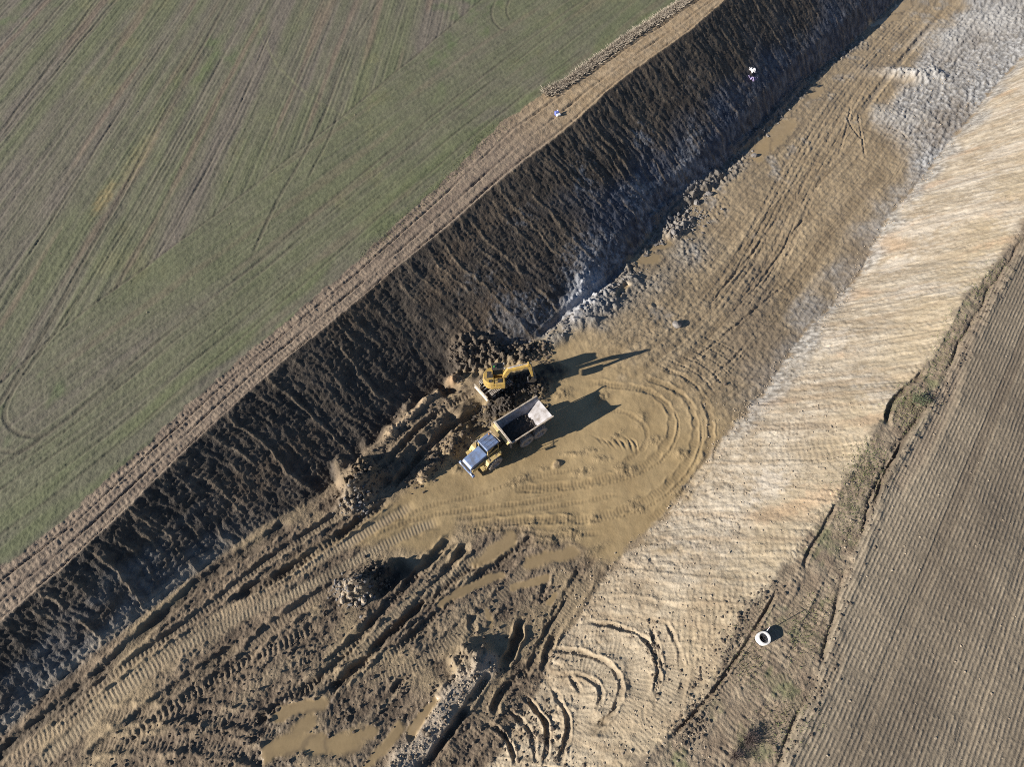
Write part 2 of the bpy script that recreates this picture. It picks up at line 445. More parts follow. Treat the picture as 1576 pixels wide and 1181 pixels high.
# ------------------------------------------------------------------ stamps: ruts, tracks, heaps, puddles laid on the relief
Zg = Z.reshape(NR, NCC)
def dist_poly(w, R):
    D = np.full((NR, NCC), 1e9, np.float32); A = np.zeros((NR, NCC), np.float32); SG = np.zeros((NR, NCC), np.float32)
    acc = 0.0
    rmin, rmax, cmin, cmax = NR, 0, NCC, 0
    for k in range(len(w) - 1):
        p, q2 = w[k], w[k + 1]
        d = q2 - p; L = float(np.hypot(*d))
        if L < 1e-4: continue
        ylo, yhi = min(p[1], q2[1]) - R, max(p[1], q2[1]) + R
        r0, r1_ = np.searchsorted(V, ylo), np.searchsorted(V, yhi)
        if r1_ <= r0: acc += L; continue
        xlo, xhi = min(p[0], q2[0]) - R, max(p[0], q2[0]) + R
        hw = HW[r0:r1_]
        us = [xlo / hw.min(), xlo / hw.max(), xhi / hw.min(), xhi / hw.max()]
        c0, c1 = np.searchsorted(U, min(us)), np.searchsorted(U, max(us))
        if c1 <= c0: acc += L; continue
        gx = GX[r0:r1_, c0:c1] - p[0]; gy = GY[r0:r1_, c0:c1] - p[1]
        tt_ = np.clip((gx * d[0] + gy * d[1]) / (L * L), 0, 1)
        ex = gx - tt_ * d[0]; ey = gy - tt_ * d[1]
        dd = np.sqrt(ex * ex + ey * ey)
        sub = D[r0:r1_, c0:c1]
        better = dd < sub
        sub[better] = dd[better]
        A[r0:r1_, c0:c1][better] = (acc + tt_ * L)[better]
        SG[r0:r1_, c0:c1][better] = np.sign(gx * d[1] - gy * d[0])[better]
        acc += L
        rmin, rmax, cmin, cmax = min(rmin, r0), max(rmax, r1_), min(cmin, c0), max(cmax, c1)
    if rmax <= rmin: return None
    blk_ = np.zeros((NR, NCC), bool); blk_[rmin:rmax, cmin:cmax] = D[rmin:rmax, cmin:cmax] < R
    idx = np.where(blk_.ravel())[0]
    return idx, D.ravel()[idx], A.ravel()[idx], SG.ravel()[idx], acc

def smooth_path(w, step=.6):
    w = np.asarray(w, float)
    if len(w) < 2: return w
    e = np.vstack([2 * w[0] - w[1], w, 2 * w[-1] - w[-2]])
    out = []
    for k in range(1, len(e) - 2):
        n = max(2, int(np.hypot(*(e[k + 1] - e[k])) / step))
        for j in range(n):
            u = j / n
            out.append(.5 * ((2 * e[k]) + (-e[k - 1] + e[k + 1]) * u + (2 * e[k - 1] - 5 * e[k] + 4 * e[k + 1] - e[k + 2]) * u * u + (-e[k - 1] + 3 * e[k] - 3 * e[k + 1] + e[k + 2]) * u ** 3))
    out.append(e[-2])
    return np.array(out)

def offset_path(w, o):
    d = np.gradient(w, axis=0); d /= np.maximum(np.hypot(d[:, 0], d[:, 1]), 1e-6)[:, None]
    return w + o * np.stack([d[:, 1], -d[:, 0]], 1)

_seed = [200]
def rut(pts, w=.35, depth=.15, berm=.06, cleat=0.0, pitch=.42, gauge=0.0, col=None, k=.5, wob=.25, cdark=.0, flat=.0, steady=False):
    base = smooth_path(PW(pts)[0])
    for o in ((-gauge / 2, gauge / 2) if gauge else (0,)):
        _seed[0] += 1
        pth = offset_path(base, o) if o else base
        r = dist_poly(pth, w * 2.6)
        if r is None: continue
        idx, d, a, sg, tot = r
        xx, yy = X[idx], Y[idx]
        dn = (d + wob * w * pn(xx * 1.1, yy * 1.1, _seed[0])) / w
        inside = np.exp(-np.abs(dn) ** 4)
        ends = ss(a, 0, 1.5) * ss(tot - a, 0, 1.5)
        mod = ends * (1 if steady else np.clip(.85 + .6 * pn(a * .35, 0 * a, _seed[0] + 1), .2, 1.5))
        Z[idx] += mod * (-depth * inside + berm * np.exp(-((dn - 1.45) / .4) ** 2) * (1 + .8 * pn(xx * 1.6, yy * 1.6, _seed[0] + 2)))
        if flat:
            zb_ = base_st(S[idx].astype(float), T[idx].astype(float)) - depth * .6
            kf = inside * ends * flat
            Z[idx] = Z[idx] * (1 - kf) + zb_ * kf
        if cleat:
            cs = np.sin(a * 2 * np.pi / pitch + .5 * sg * dn)
            Z[idx] += inside * ends * cleat * cs
            if cdark: mixi(idx, inside * ends * cdark * ss(-cs, 0, .8), (.10, .077, .055))
        if col is not None:
            mixi(idx, np.clip(inside * mod * k, 0, 1), col)

def ridge(pts, w, h, flat=2.0, col=None, k=.7, rough=.25, taper=1.5):
    pth = smooth_path(PW(pts)[0]); _seed[0] += 1
    r = dist_poly(pth, w * 1.8)
    if r is None: return
    idx, d, a, sg, tot = r
    xx, yy = X[idx], Y[idx]
    nz = fbm(xx * .9, yy * .9, 4, _seed[0])
    dn = (d + .35 * w * pn(xx * .7, yy * .7, _seed[0] + 5)) / w
    pr = np.exp(-np.maximum(dn, 0) ** (2 * flat)) * (ss(a, -.1, taper) * ss(tot - a, -.1, taper) if taper else 1)
    Z[idx] += pr * (h + rough * nz * abs(h))
    WET[idx] *= 1 - .9 * np.clip(pr * 1.5, 0, 1)
    if col is not None: mixi(idx, np.clip(pr * k * (1 + .4 * nz), 0, 1), col)

def blob(px, py, rx, ry, h, ang=0, col=None, k=.7, rough=.35, power=2.0, zoff=0, lump=0.0):
    (p,), z = PW([(px, py)]); _seed[0] += 1
    R = max(rx, ry) * 1.9
    r = dist_poly(np.array([p, p + [.01, 0]]), R)
    if r is None: return
    idx = r[0]
    dx = X[idx] - p[0]; dy = Y[idx] - p[1]
    ca, sa = math.cos(ang), math.sin(ang)
    e = np.sqrt(((dx * ca + dy * sa) / rx) ** 2 + ((-dx * sa + dy * ca) / ry) ** 2)
    e = e + .3 * pn(X[idx] * .8 / max(rx, .5) * 1.5, Y[idx] * .8 / max(rx, .5) * 1.5, _seed[0])
    pr = np.exp(-np.maximum(e, 0) ** (2 * power) )
    nz = fbm(X[idx] * 1.3, Y[idx] * 1.3, 4, _seed[0] + 3)
    hh = h + rough * nz * abs(h)
    if lump:
        wk_, wv_ = worley(X[idx] * 1.8, Y[idx] * 1.8, _seed[0])
        hh = hh + lump * (.5 - wk_) * wv_ * 1.6
    Z[idx] += pr * hh
    WET[idx] *= 1 - .9 * np.clip(pr * 1.5, 0, 1)
    if col is not None: mixi(idx, np.clip(pr * k * (1 + .5 * nz), 0, 1), col)

def puddle(pts, w, col=(.330, .240, .130), level=-.03, k=.8):
    pth = smooth_path(PW(pts)[0]); _seed[0] += 1
    r = dist_poly(pth, w * 2.2)
    if r is None: return
    idx, d, a, sg, tot = r
    dn = (d + .45 * w * pn(X[idx] * .7, Y[idx] * .7, _seed[0]) + .2 * w * pn(X[idx] * 2.3, Y[idx] * 2.3, _seed[0] + 1)) / w
    mk = ss(1.0 - dn, -.1, .55)
    rim_ = np.exp(-((dn - 1.15) / .22) ** 2)
    mixi(idx, rim_ * .45, (.13, .10, .07)); WET[idx] = np.maximum(WET[idx], rim_ * .5)
    core = Z[idx][mk > .5]
    if len(core) == 0: return
    s_, t_ = S[idx], T[idx]
    tgt = base_st(s_.astype(float), t_.astype(float)) + level
    Z[idx] = Z[idx] * (1 - mk) + tgt * mk
    mixi(idx, mk * k, col)
    WET[idx] = np.maximum(WET[idx], mk)
DARK = (.075, .058, .042); BLACK = (.034, .028, .024); TAN = (.33, .25, .145); PALE = (.40, .33, .235)
#STAMPS
# tramlines and wheel marks in the crop
CROPD = (.105, .092, .068)
for pts, w, k in [
    ([(360,-20),(351,0),(240,200),(185,305),(130,400),(80,490),(20,590),(-20,650)], .28, .75),
    ([(112,-20),(99,0),(0,120),(-20,145)], .25, .6), ([(160,-15),(0,205)], .25, .6), ([(190,-15),(178,0),(0,212)], .22, .45),
    ([(540,68),(505,160),(470,235),(430,305),(387,394)], .24, .55), ([(590,-10),(545,60)], .24, .5), ([(530,150),(505,215),(472,280)], .2, .35),
    ([(255,60),(200,145),(110,290),(42,400)], .22, .5), ([(380,20),(330,110),(250,260),(165,400),(150,430)], .2, .3),
    ([(420,40),(370,160),(330,240),(240,400)], .2, .3),
    ([(-20,610),(0,592),(103,500),(253,390),(395,282),(540,168),(640,85),(740,0),(760,-15)], .2, .45),
    ([(-20,735),(0,719),(110,640),(240,528),(377,419),(520,299),(698,153),(842,40),(897,0),(920,-15)], .24, .5),
    ([(-20,748),(0,733),(115,652),(250,540),(390,429),(530,309),(710,162),(852,48),(912,0)], .2, .35),
    ([(-20,770),(0,755),(130,670),(260,570),(400,455),(545,335),(720,190),(870,70),(960,0)], .2, .3),
    ([(-20,840),(0,825),(150,712),(330,555),(480,425),(640,285),(800,150),(900,75)], .2, .4),
    ([(0,790),(140,690),(300,555),(450,430)], .18, .25),
    ([(45,560),(15,612),(7,640),(18,660),(45,672),(90,665)], .26, .55),
    ([(-10,690),(18,697),(45,690),(70,672)], .26, .5),
    ([(765,-5),(757,15),(760,32),(775,45),(792,43)], .26, .5), ([(785,-5),(780,15),(785,28),(793,33)], .22, .45),
    ([(140,430),(110,475),(60,545),(30,590)], .26, .45),
]:
    rut(pts, w * .85, .04, .015, col=CROPD, k=k, wob=.1, steady=True)
rut([(405,20),(420,90),(470,140),(540,185),(600,215)], .16, .0, .0, col=(.21, .205, .12), k=.35, wob=.1)
rut([(392,22),(408,70),(460,135),(520,178)], .16, .0, .0, col=(.21, .205, .12), k=.3, wob=.1)
blob(213, 240, 1.2, 5.5, -.04, math.atan2(.998, .06) - math.pi / 2, (.22, .19, .10), .4)
blob(160, 305, .9, 3.0, -.02, 0, (.26, .20, .10), .6)
# right verge: low scarps and driven strips
rut([(1428,566),(1405,590),(1380,612),(1368,635),(1368,660)], .28, .45, .10, col=(.13,.10,.07), k=.7)
0 and rut([(1560,395),(1500,500),(1462,570),(1440,608)], .2, .30, .12, col=(.12,.09,.065), k=.6)
rut([(1440,608),(1413,650),(1385,690),(1362,735),(1342,785)], .17, .30, .08, col=(.12,.09,.065), k=.7)
rut([(1590,330),(1530,435),(1478,545),(1455,620),(1420,690),(1370,760)], .75, .10, .06, .018, .31, col=(.23,.178,.13), k=.6)
rut([(1290,770),(1268,815),(1245,850),(1235,880)], .18, .2, .06, col=(.15,.115,.085), k=.5)
0 and rut([(1337,795),(1312,865),(1292,925),(1278,975),(1262,1050),(1232,1110),(1205,1165)], .34, .40, .16, col=(.115,.09,.065), k=.65)
rut([(1278,975),(1250,1040),(1190,1080),(1110,1160)], .45, .06, .04, .018, .31, gauge=2.1, col=(.25,.195,.135), k=.45, cdark=.3, flat=.6)
rut([(1240,870),(1205,930),(1150,985),(1090,1060),(1040,1120)], .5, .08, .06, .018, .31, gauge=2.0, col=(.27,.21,.145), k=.45, cdark=.3, flat=.6)
rut([(1030,1140),(1090,1075),(1150,990),(1200,905)], .16, .28, .10, col=(.14,.105,.075), k=.6)
# tracks at the lower left
rut([(-30,1195),(0,1163),(82,1095),(164,1028),(235,962),(308,897),(397,839),(450,800)], .50, .36, .10, col=(.06,.05,.04), k=.6)
rut([(-10,1185),(192,1052),(308,966),(377,928),(470,872),(560,822),(640,775)], .50, .13, .05, .020, .32, col=(.37,.285,.185), k=.75, cdark=.4, flat=.75)
rut([(45,1190),(219,1041),(342,962),(445,918),(540,867),(620,825),(680,800)], .50, .13, .05, .020, .32, col=(.34,.27,.18), k=.75, cdark=.4, flat=.75)
rut([(70,1120),(200,1020),(308,945),(400,872),(500,806),(560,770)], .38, .30, .15, .025, .34, col=(.21,.165,.115), k=.6, cdark=.35, flat=.6)
rut([(120,1181),(250,1075),(380,985)], .45, .20, .16, col=(.20,.155,.105), k=.6)
rut([(350,925),(440,880),(540,812),(600,770)], .40, .42, .20, .03, .42, col=DARK, k=.7)
rut([(363,1028),(410,975),(476,928),(520,905)], .5, .25, .22, .018, .31, col=(.26,.20,.135), k=.7, cdark=.35, flat=.6)
rut([(180,1150),(280,1080),(400,1010),(500,960)], .5, .16, .12, .04, .44, col=(.17,.13,.09), k=.5)
rut([(140,1125),(260,1120),(360,1130),(430,1150)], .5, .12, .10, .018, .31, gauge=2.0, col=(.15,.115,.085), k=.5)
rut([(430,1050),(520,1025),(600,985),(660,945)], .5, .15, .12, .018, .31, gauge=1.9, col=(.19,.148,.10), k=.45)
# deep ruts in the middle foreground
for pts, w, dp in [
    ([(500,1035),(520,1014),(600,930),(684,839),(700,825)], .55, .55), ([(500,1075),(520,1055),(623,952),(712,849),(725,835)], .50, .60),
    ([(560,1010),(588,986),(660,925),(725,873),(801,829)], .45, .45), ([(600,1010),(690,930),(760,870),(830,820)], .40, .35),
    ([(380,1120),(470,1060),(540,1010),(600,975)], .45, .40), ([(725,940),(728,960),(726,985)], .42, .6), ([(806,945),(798,975),(785,1010),(772,1040)], .45, .65),
    ([(766,965),(764,985)], .3, .5), ([(830,1000),(815,1030),(790,1050),(765,1080),(765,1110)], .4, .45), ([(880,920),(845,970),(820,1010)], .35, .35),
    ([(862,960),(840,1010),(838,1040)], .4, .4), ([(900,870),(865,930),(830,985)], .5, .20), ([(850,870),(840,900),(830,935)], .3, .25),
    ([(640,1110),(700,1050),(740,1020)], .35, .35), ([(590,1080),(640,1030),(690,1010)], .35, .35)]:
    rut(pts, w * .8, dp * .72, dp * .28, .03, .38, col=(.10,.077,.056), k=.5, wob=.6)
for pts in [[(640,930),(720,868),(790,825)], [(530,1030),(610,945),(690,860)], [(690,1000),(760,930),(820,860)], [(840,985),(880,930),(915,880)], [(560,1060),(660,1010),(720,960)]]:
    rut(pts, .5, .05, .1, .018, .31, col=(.30,.235,.155), k=.55, cdark=.4, flat=.75)
# pale gravel ramp
ridge([(600,1200),(640,1150),(690,1085),(725,1045),(745,1022)], 1.15, .55, 2.2, (.36,.30,.235), .9, .12, 0)
rut([(700,1181),(740,1110),(760,1060)], .8, .12, .1, .018, .31, col=(.15,.115,.085), k=.7)
rut([(655,1181),(715,1095),(755,1035)], .3, .4, .05, col=DARK, k=.7)
blob(725, 1010, 1.6, 1.1, .7, .5, (.20,.16,.115), .6, .5, 2, lump=.4)
# curved grouser marks on the sandy slope
for pts, dp in [([(845,1000),(880,1003),(931,1020),(955,1050),(948,1090),(907,1135)], .35), ([(896,958),(950,966),(996,987),(1013,1034),(1006,1080)], .32),
    ([(850,1040),(890,1040),(920,1055),(925,1080),(905,1100)], .30), ([(777,1090),(815,1125),(826,1185)], .45), ([(800,1065),(838,1110),(842,1160),(835,1190)], .45),
    ([(848,1065),(875,1105),(870,1145),(858,1190)], .40), ([(735,1110),(775,1130),(790,1165),(795,1190)], .55), ([(1000,960),(1012,1000),(1020,1040)], .4),
    ([(1020,950),(1045,1000),(1050,1040)], .22), ([(1060,1035),(1050,1060),(1045,1085)], .3), ([(870,1030),(900,1075)], .3), ([(845,1050),(870,1090)], .3)]:
    rut(pts, .20, dp * .62, .09, 0, col=(.20,.155,.105), k=.5, wob=.8)
for pts in [[(862,1020),(905,1022),(938,1048),(935,1090)], [(920,990),(968,1005),(985,1045),(975,1095),(930,1150)], [(880,1150),(900,1110),(890,1060)], [(1030,970),(1040,1040),(1010,1110),(960,1175)]]:
    rut(pts, .75, .05, .06, .018, .31, col=PALE, k=.4, cdark=.3, flat=.6)
for q in [(958,865),(1010,850),(985,905),(1050,900),(1075,850),(1030,920),(1110,880),(1090,925),(1000,880),(1060,960),(1130,830),(1055,870)]:
    a_ = random.uniform(.6, 1.4)
    rut([(q[0] - 4 * a_, q[1] - 9 * a_), (q[0], q[1]), (q[0] + 3 * a_, q[1] + 9 * a_)], .16, .28, .10, col=(.20,.155,.10), k=.5)
# driven rings in the mud
RING = [[(900,590),(945,592),(1006,606),(1034,640),(1027,681),(993,715),(931,738),(860,748),(780,752)],
    [(985,578),(1047,606),(1070,650),(1063,700),(1030,745),(980,778),(900,798),(800,800),(700,812)],
    [(1000,560),(1060,585),(1092,640),(1088,705),(1050,760),(995,805)],
    [(880,760),(800,775),(720,785),(640,800),(560,830)], [(900,720),(820,735),(740,760),(660,780),(590,810)], [(960,760),(880,775),(780,790),(690,800)],
    [(930,820),(860,825),(780,815),(700,820)], [(905,640),(950,632),(992,655),(990,690),(950,716)]]
for n_, pts in enumerate(RING):
    rut(pts, .34 if n_ < 3 else .22, .055 if n_ < 3 else .035, .04 if n_ < 3 else .022, .010, .36, col=(.215,.155,.085), k=.4, wob=.7)
for pts in RING[:3]:
    rut([(p[0] + 9, p[1] + 6) for p in pts], .14, .03, .022, .014, .38, col=(.22,.16,.088), k=.35, wob=.7)
for k_ in range(7):
    rut([(906 + 9 * k_, 668 + 2 * k_ % 5), (922 + 9 * k_, 676 + 3 * k_ % 7), (936 + 8 * k_, 692 + 2 * k_)], .13, .07, .04, col=(.22,.16,.092), k=.4, wob=.8)
blob(857, 715, .6, .35, .2, .5, (.24,.18,.115), .8, .6)
for _ in range(46):
    q = (random.uniform(640, 1060), random.uniform(600, 850))
    blob(q[0], q[1], random.uniform(.5, 1.6), random.uniform(.25, .6), random.uniform(.04, .12), random.uniform(-.3, .9), (.22,.163,.092), .45, .9, 1.3, lump=.10)
# far floor wheel tracks
for o in range(9):
    dx = -26 + 8 * o + random.uniform(-4, 4)
    rut([(1395 + dx * .7, 30), (1310 + dx * .8, 130), (1250 + dx, 225), (1205 + dx, 310), (1160 + dx * 1.2, 400), (1105 + dx * 1.3, 480)], random.uniform(.12, .24), .06, .035, .015, .4, col=(.20,.15,.10), k=.35, wob=.6)
for pts in [[(1320,170),(1326,210),(1332,240)], [(1300,175),(1318,205),(1335,222)], [(1345,190),(1380,200),(1405,220)], [(1310,160),(1302,200),(1290,240)],
    [(1060,560),(1110,520),(1170,470),(1220,430)], [(1080,590),(1120,560),(1150,530)], [(1090,470),(1150,400),(1200,330)], [(1130,480),(1180,420),(1240,330)]]:
    rut(pts, .18, .10, .06, .02, .4, col=(.18,.14,.10), k=.4, wob=.6)
for k_ in range(6):
    rut([(1010 + 14 * k_, 560 - 9 * k_), (1060 + 14 * k_, 585 - 9 * k_), (1090 + 13 * k_, 620 - 12 * k_)], .16, .05, .035, .03, .36, col=(.21,.165,.115), k=.35, wob=.6)
# grey ledge under the dark slope
ridge([(830,535),(862,512),(905,487),(950,450),(985,420)], 1.2, .45, 1.6, (.22,.205,.185), .7, .35)
rut([(826,526),(862,490),(924,444),(960,410)], .45, .5, .1, col=(.25,.26,.29), k=.7)
ridge([(1000,345),(1040,318),(1085,285),(1110,262)], .9, .7, 1.5, (.15,.135,.12), .7, .3)
ridge([(1120,235),(1165,205),(1205,160),(1240,122)], .6, .5, 1.5, (.15,.135,.12), .7, .3)
blob(1040, 350, 3.2, 1.8, .6, .8, (.24,.225,.21), .7, .6, 2, lump=.4)
blob(905, 455, 2.2, 4.2, .35, -.4, (.40,.41,.44), .65, .5, 2, lump=.2)
blob(885, 470, 1.6, 3.6, .2, -.4, (.34,.35,.38), .6, .7, 2)
blob(930, 480, 3.6, 1.6, .12, .7, (.22,.21,.20), .65, .9, 1.4, lump=.25)
blob(1000, 440, 4.5, 1.8, .08, .7, (.24,.225,.205), .5, .9, 1.2, lump=.2)
blob(1060, 390, 4.0, 2.2, .08, .7, (.26,.25,.235), .5, .9, 1.2, lump=.2)
# chalk mound far right
blob(1400, 116, 5.6, 1.9, 1.15, -.12, (.42,.41,.395), .85, .3, 1.1)
blob(1437, 112, 1.6, 2.2, .55, .3, (.38,.37,.355), .8, .5, 1.4)
ridge([(1335,165),(1365,175),(1400,180),(1440,178)], 2.2, .25, 1.4, (.38,.355,.32), .6, .2)
blob(1450, 60, 7, 4, .3, .7, (.40,.39,.375), .6, .25, 1.6)
blob(1530, 30, 8, 4, .3, .7, (.42,.41,.395), .6, .25, 1.6)
rut([(1440,30),(1390,90),(1335,160),(1325,178)], .5, .2, .1, col=(.20,.17,.14), k=.4)
# the bench the digger stands on, its dug edge, and heaps
ridge([(520,752),(575,722),(620,682),(665,642),(715,612),(765,597)], 2.1, 1.1, 2.6, (.19,.145,.098), .85, .10, 1.0)
ridge([(585,693),(630,650),(668,615),(690,597)], .45, .55, 1.4, (.38,.285,.185), .85, .5)
rut([(570,745),(610,705),(655,660),(700,628),(735,610)], .34, .28, .16, .05, .4, col=(.14,.105,.07), k=.55)
rut([(600,755),(640,712),(685,668),(725,640),(750,622)], .30, .26, .18, .05, .4, col=(.14,.105,.07), k=.55)
ridge([(640,740),(672,708),(700,680),(715,662)], .95, .75, 1.6, (.20,.15,.098), .8, .7, .8)
blob(560, 742, 2.0, 1.4, 1.3, .9, (.17,.128,.082), .8, .5, 2, lump=.7)
blob(548, 770, 2.0, 1.0, .9, .8, (.25,.20,.145), .8, .6, 2, lump=.8)
blob(700, 590, 1.0, .8, .9, .4, (.34,.23,.14), .8, .5, 2)
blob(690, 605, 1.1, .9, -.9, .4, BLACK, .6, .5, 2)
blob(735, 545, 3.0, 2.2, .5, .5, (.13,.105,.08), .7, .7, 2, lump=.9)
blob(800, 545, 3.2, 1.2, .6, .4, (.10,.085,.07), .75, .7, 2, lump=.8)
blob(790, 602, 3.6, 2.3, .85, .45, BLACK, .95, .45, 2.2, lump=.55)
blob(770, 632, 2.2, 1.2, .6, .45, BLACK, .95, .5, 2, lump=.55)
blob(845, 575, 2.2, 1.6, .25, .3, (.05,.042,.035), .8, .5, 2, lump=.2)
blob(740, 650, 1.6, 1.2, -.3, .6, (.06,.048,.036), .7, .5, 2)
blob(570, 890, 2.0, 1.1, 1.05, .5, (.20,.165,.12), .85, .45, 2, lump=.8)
blob(598, 888, 1.9, 1.5, -.55, .3, (.035,.030,.026), .85, .5, 2)  # cast shadow of the mound, painted near-black and dipped
blob(545, 905, 1.6, .9, .55, .3, (.24,.20,.15), .8, .6, 2, lump=.7)
blob(1173, 984, .40, .40, -1.6, 0, (.05,.045,.04), .8, .0, 4)
# puddles
for pts, w in [([(432,1100),(470,1090),(497,1080)], .75), ([(440,1150),(500,1146),(545,1150)], .9), ([(415,1160),(450,1135),(480,1110)], .8), ([(561,1185),(590,1152),(616,1123)], .55),
    ([(633,1130),(650,1105),(668,1080)], .5), ([(520,1150),(545,1135),(571,1125)], .8), ([(735,868),(760,848),(785,830)], .9), ([(815,868),(850,858),(885,850)], .8),
    ([(680,930),(720,905),(770,885)], .5), ([(845,928),(855,915)], .35), ([(755,965),(750,940)], .35), ([(790,905),(840,890)], .4),
    ([(1190,205),(1215,190),(1180,225)], 1.6), ([(1380,15),(1395,5)], 1.2), ([(1340,38),(1380,25)], .9), ([(985,402),(1010,398)], 1.1), ([(965,440),(950,455)], .6), ([(1165,245),(1175,215)], 1.2), ([(1000,385),(1030,375)], .6), ([(1265,135),(1250,150)], .9)]:
    puddle(pts, w)
print('stamps done')

# ------------------------------------------------------------------ terrain objects, one for each kind of ground
T2 = T + jit
region = np.zeros(len(X), np.int8)
region[T2 > tL0] = 1
region[T + crest > tL1] = 2
region[T + 1.2 * jit > tL2] = 3
region[T + 1.5 * jit > tR2] = 4
region[T + 2 * jit > tR1] = 5
region[T - jit > tR0] = 6
rg = region.reshape(NR, NCC)
vi = np.arange(NR * NCC, dtype=np.int32).reshape(NR, NCC)
quads = np.stack([vi[:-1, :-1], vi[:-1, 1:], vi[1:, 1:], vi[1:, :-1]], -1).reshape(-1, 4)
qreg = rg[:-1, :-1].ravel()

def ground_material(name, bump=.4, bscale=9.0, var=.22, dry_rough=.95, wet_rough=.38, rows=None):
    m = bpy.data.materials.new(name); m.use_nodes = True
    nt = m.node_tree; n = nt.nodes; l = nt.links
    b = n['Principled BSDF']
    at_ = n.new('ShaderNodeAttribute'); at_.attribute_name = 'soil'
    aw = n.new('ShaderNodeAttribute'); aw.attribute_name = 'damp'
    co = n.new('ShaderNodeNewGeometry')
    n1_ = n.new('ShaderNodeTexNoise'); n1_.inputs['Scale'].default_value = bscale; n1_.inputs['Detail'].default_value = 5; n1_.inputs['Roughness'].default_value = .65
    n2_ = n.new('ShaderNodeTexNoise'); n2_.inputs['Scale'].default_value = bscale * .22; n2_.inputs['Detail'].default_value = 4
    l.new(co.outputs['Position'], n1_.inputs['Vector']); l.new(co.outputs['Position'], n2_.inputs['Vector'])
    ad = n.new('ShaderNodeMath'); ad.operation = 'ADD'; l.new(n1_.outputs[0], ad.inputs[0]); l.new(n2_.outputs[0], ad.inputs[1])
    mr = n.new('ShaderNodeMapRange'); mr.inputs['From Min'].default_value = .6; mr.inputs['From Max'].default_value = 1.4
    mr.inputs['To Min'].default_value = 1 - var; mr.inputs['To Max'].default_value = 1 + var
    l.new(ad.outputs[0], mr.inputs['Value'])
    vm = n.new('ShaderNodeVectorMath'); vm.operation = 'SCALE'; l.new(at_.outputs['Color'], vm.inputs[0]); l.new(mr.outputs[0], vm.inputs['Scale'])
    hgt = n1_.outputs[0]; colr = vm.outputs[0]
    if rows:                      # drill rows: (direction across, pitch, colour swing, height)
        dv, pitch_, swing, rh = rows
        dt = n.new('ShaderNodeVectorMath'); dt.operation = 'DOT_PRODUCT'; dt.inputs[1].default_value = (dv[0], dv[1], 0); l.new(co.outputs['Position'], dt.inputs[0])
        wn_ = n.new('ShaderNodeTexNoise'); wn_.inputs['Scale'].default_value = .5; wn_.inputs['Detail'].default_value = 3; l.new(co.outputs['Position'], wn_.inputs['Vector'])
        m1 = n.new('ShaderNodeMath'); m1.operation = 'MULTIPLY_ADD'; m1.inputs[1].default_value = 2 * math.pi / pitch_; l.new(dt.outputs['Value'], m1.inputs[0])
        m0 = n.new('ShaderNodeMath'); m0.operation = 'MULTIPLY'; m0.inputs[1].default_value = 2.6; l.new(wn_.outputs[0], m0.inputs[0]); l.new(m0.outputs[0], m1.inputs[2])
        sn = n.new('ShaderNodeMath'); sn.operation = 'SINE'; l.new(m1.outputs[0], sn.inputs[0])
        ap = n.new('ShaderNodeTexNoise'); ap.inputs['Scale'].default_value = 1.1; ap.inputs['Detail'].default_value = 4; l.new(co.outputs['Position'], ap.inputs['Vector'])
        am = n.new('ShaderNodeMapRange'); am.inputs['From Min'].default_value = .22; am.inputs['From Max'].default_value = .65; l.new(ap.outputs[0], am.inputs['Value'])
        sw = n.new('ShaderNodeMath'); sw.operation = 'MULTIPLY'; l.new(sn.outputs[0], sw.inputs[0]); l.new(am.outputs[0], sw.inputs[1])
        s2 = n.new('ShaderNodeMath'); s2.operation = 'MULTIPLY_ADD'; s2.inputs[1].default_value = swing; s2.inputs[2].default_value = 1.0; l.new(sw.outputs[0], s2.inputs[0])
        v3 = n.new('ShaderNodeVectorMath'); v3.operation = 'SCALE'; l.new(colr, v3.inputs[0]); l.new(s2.outputs[0], v3.inputs['Scale']); colr = v3.outputs[0]
        h2 = n.new('ShaderNodeMath'); h2.operation = 'MULTIPLY_ADD'; h2.inputs[1].default_value = rh; l.new(sw.outputs[0], h2.inputs[0]); l.new(hgt, h2.inputs[2]); hgt = h2.outputs[0]
    l.new(colr, b.inputs['Base Color'])
    rr = n.new('ShaderNodeMapRange'); rr.inputs['To Min'].default_value = dry_rough; rr.inputs['To Max'].default_value = wet_rough
    l.new(aw.outputs['Fac'], rr.inputs['Value']); l.new(rr.outputs[0], b.inputs['Roughness'])
    b.inputs['Specular IOR Level'].default_value = .3
    bs = n.new('ShaderNodeMapRange'); bs.inputs['To Min'].default_value = bump; bs.inputs['To Max'].default_value = .03
    l.new(aw.outputs['Fac'], bs.inputs['Value'])
    bp = n.new('ShaderNodeBump'); bp.inputs['Distance'].default_value = .12; l.new(bs.outputs[0], bp.inputs['Strength'])
    l.new(hgt, bp.inputs['Height']); l.new(bp.outputs[0], b.inputs['Normal'])
    return m

NAMES = [('crop_field', 'low green winter crop field with straight tramlines beside the dirt track', 'field', ground_material('crop_soil', .35, 5, .26)),
    ('dirt_track', 'narrow brown dirt track between the green field and the dark slope', 'track', ground_material('track_soil', .7, 5, .22)),
    ('dark_slope', 'dark clay cutting slope in shade below the dirt track', 'slope', ground_material('clay_soil', 1.0, 4.5, .40, .85, .42)),
    ('cutting_floor', 'muddy rutted floor of the cutting with wheel tracks and puddles', 'ground', ground_material('mud_soil', .7, 5, .11, .92, .14)),
    ('sandy_slope', 'pale sandy sunlit cutting slope with scraped grooves', 'slope', ground_material('sand_soil', .6, 4.2, .24)),
    ('verge', 'driven grassy earth verge between sandy slope and ploughed field', 'ground', ground_material('verge_soil', .8, 5, .30)),
    ('ploughed_field', 'brown ploughed field with straight drill rows', 'field', ground_material('plough_soil', .55, 5, .24, rows=(NX, .315, .27, .55)))]
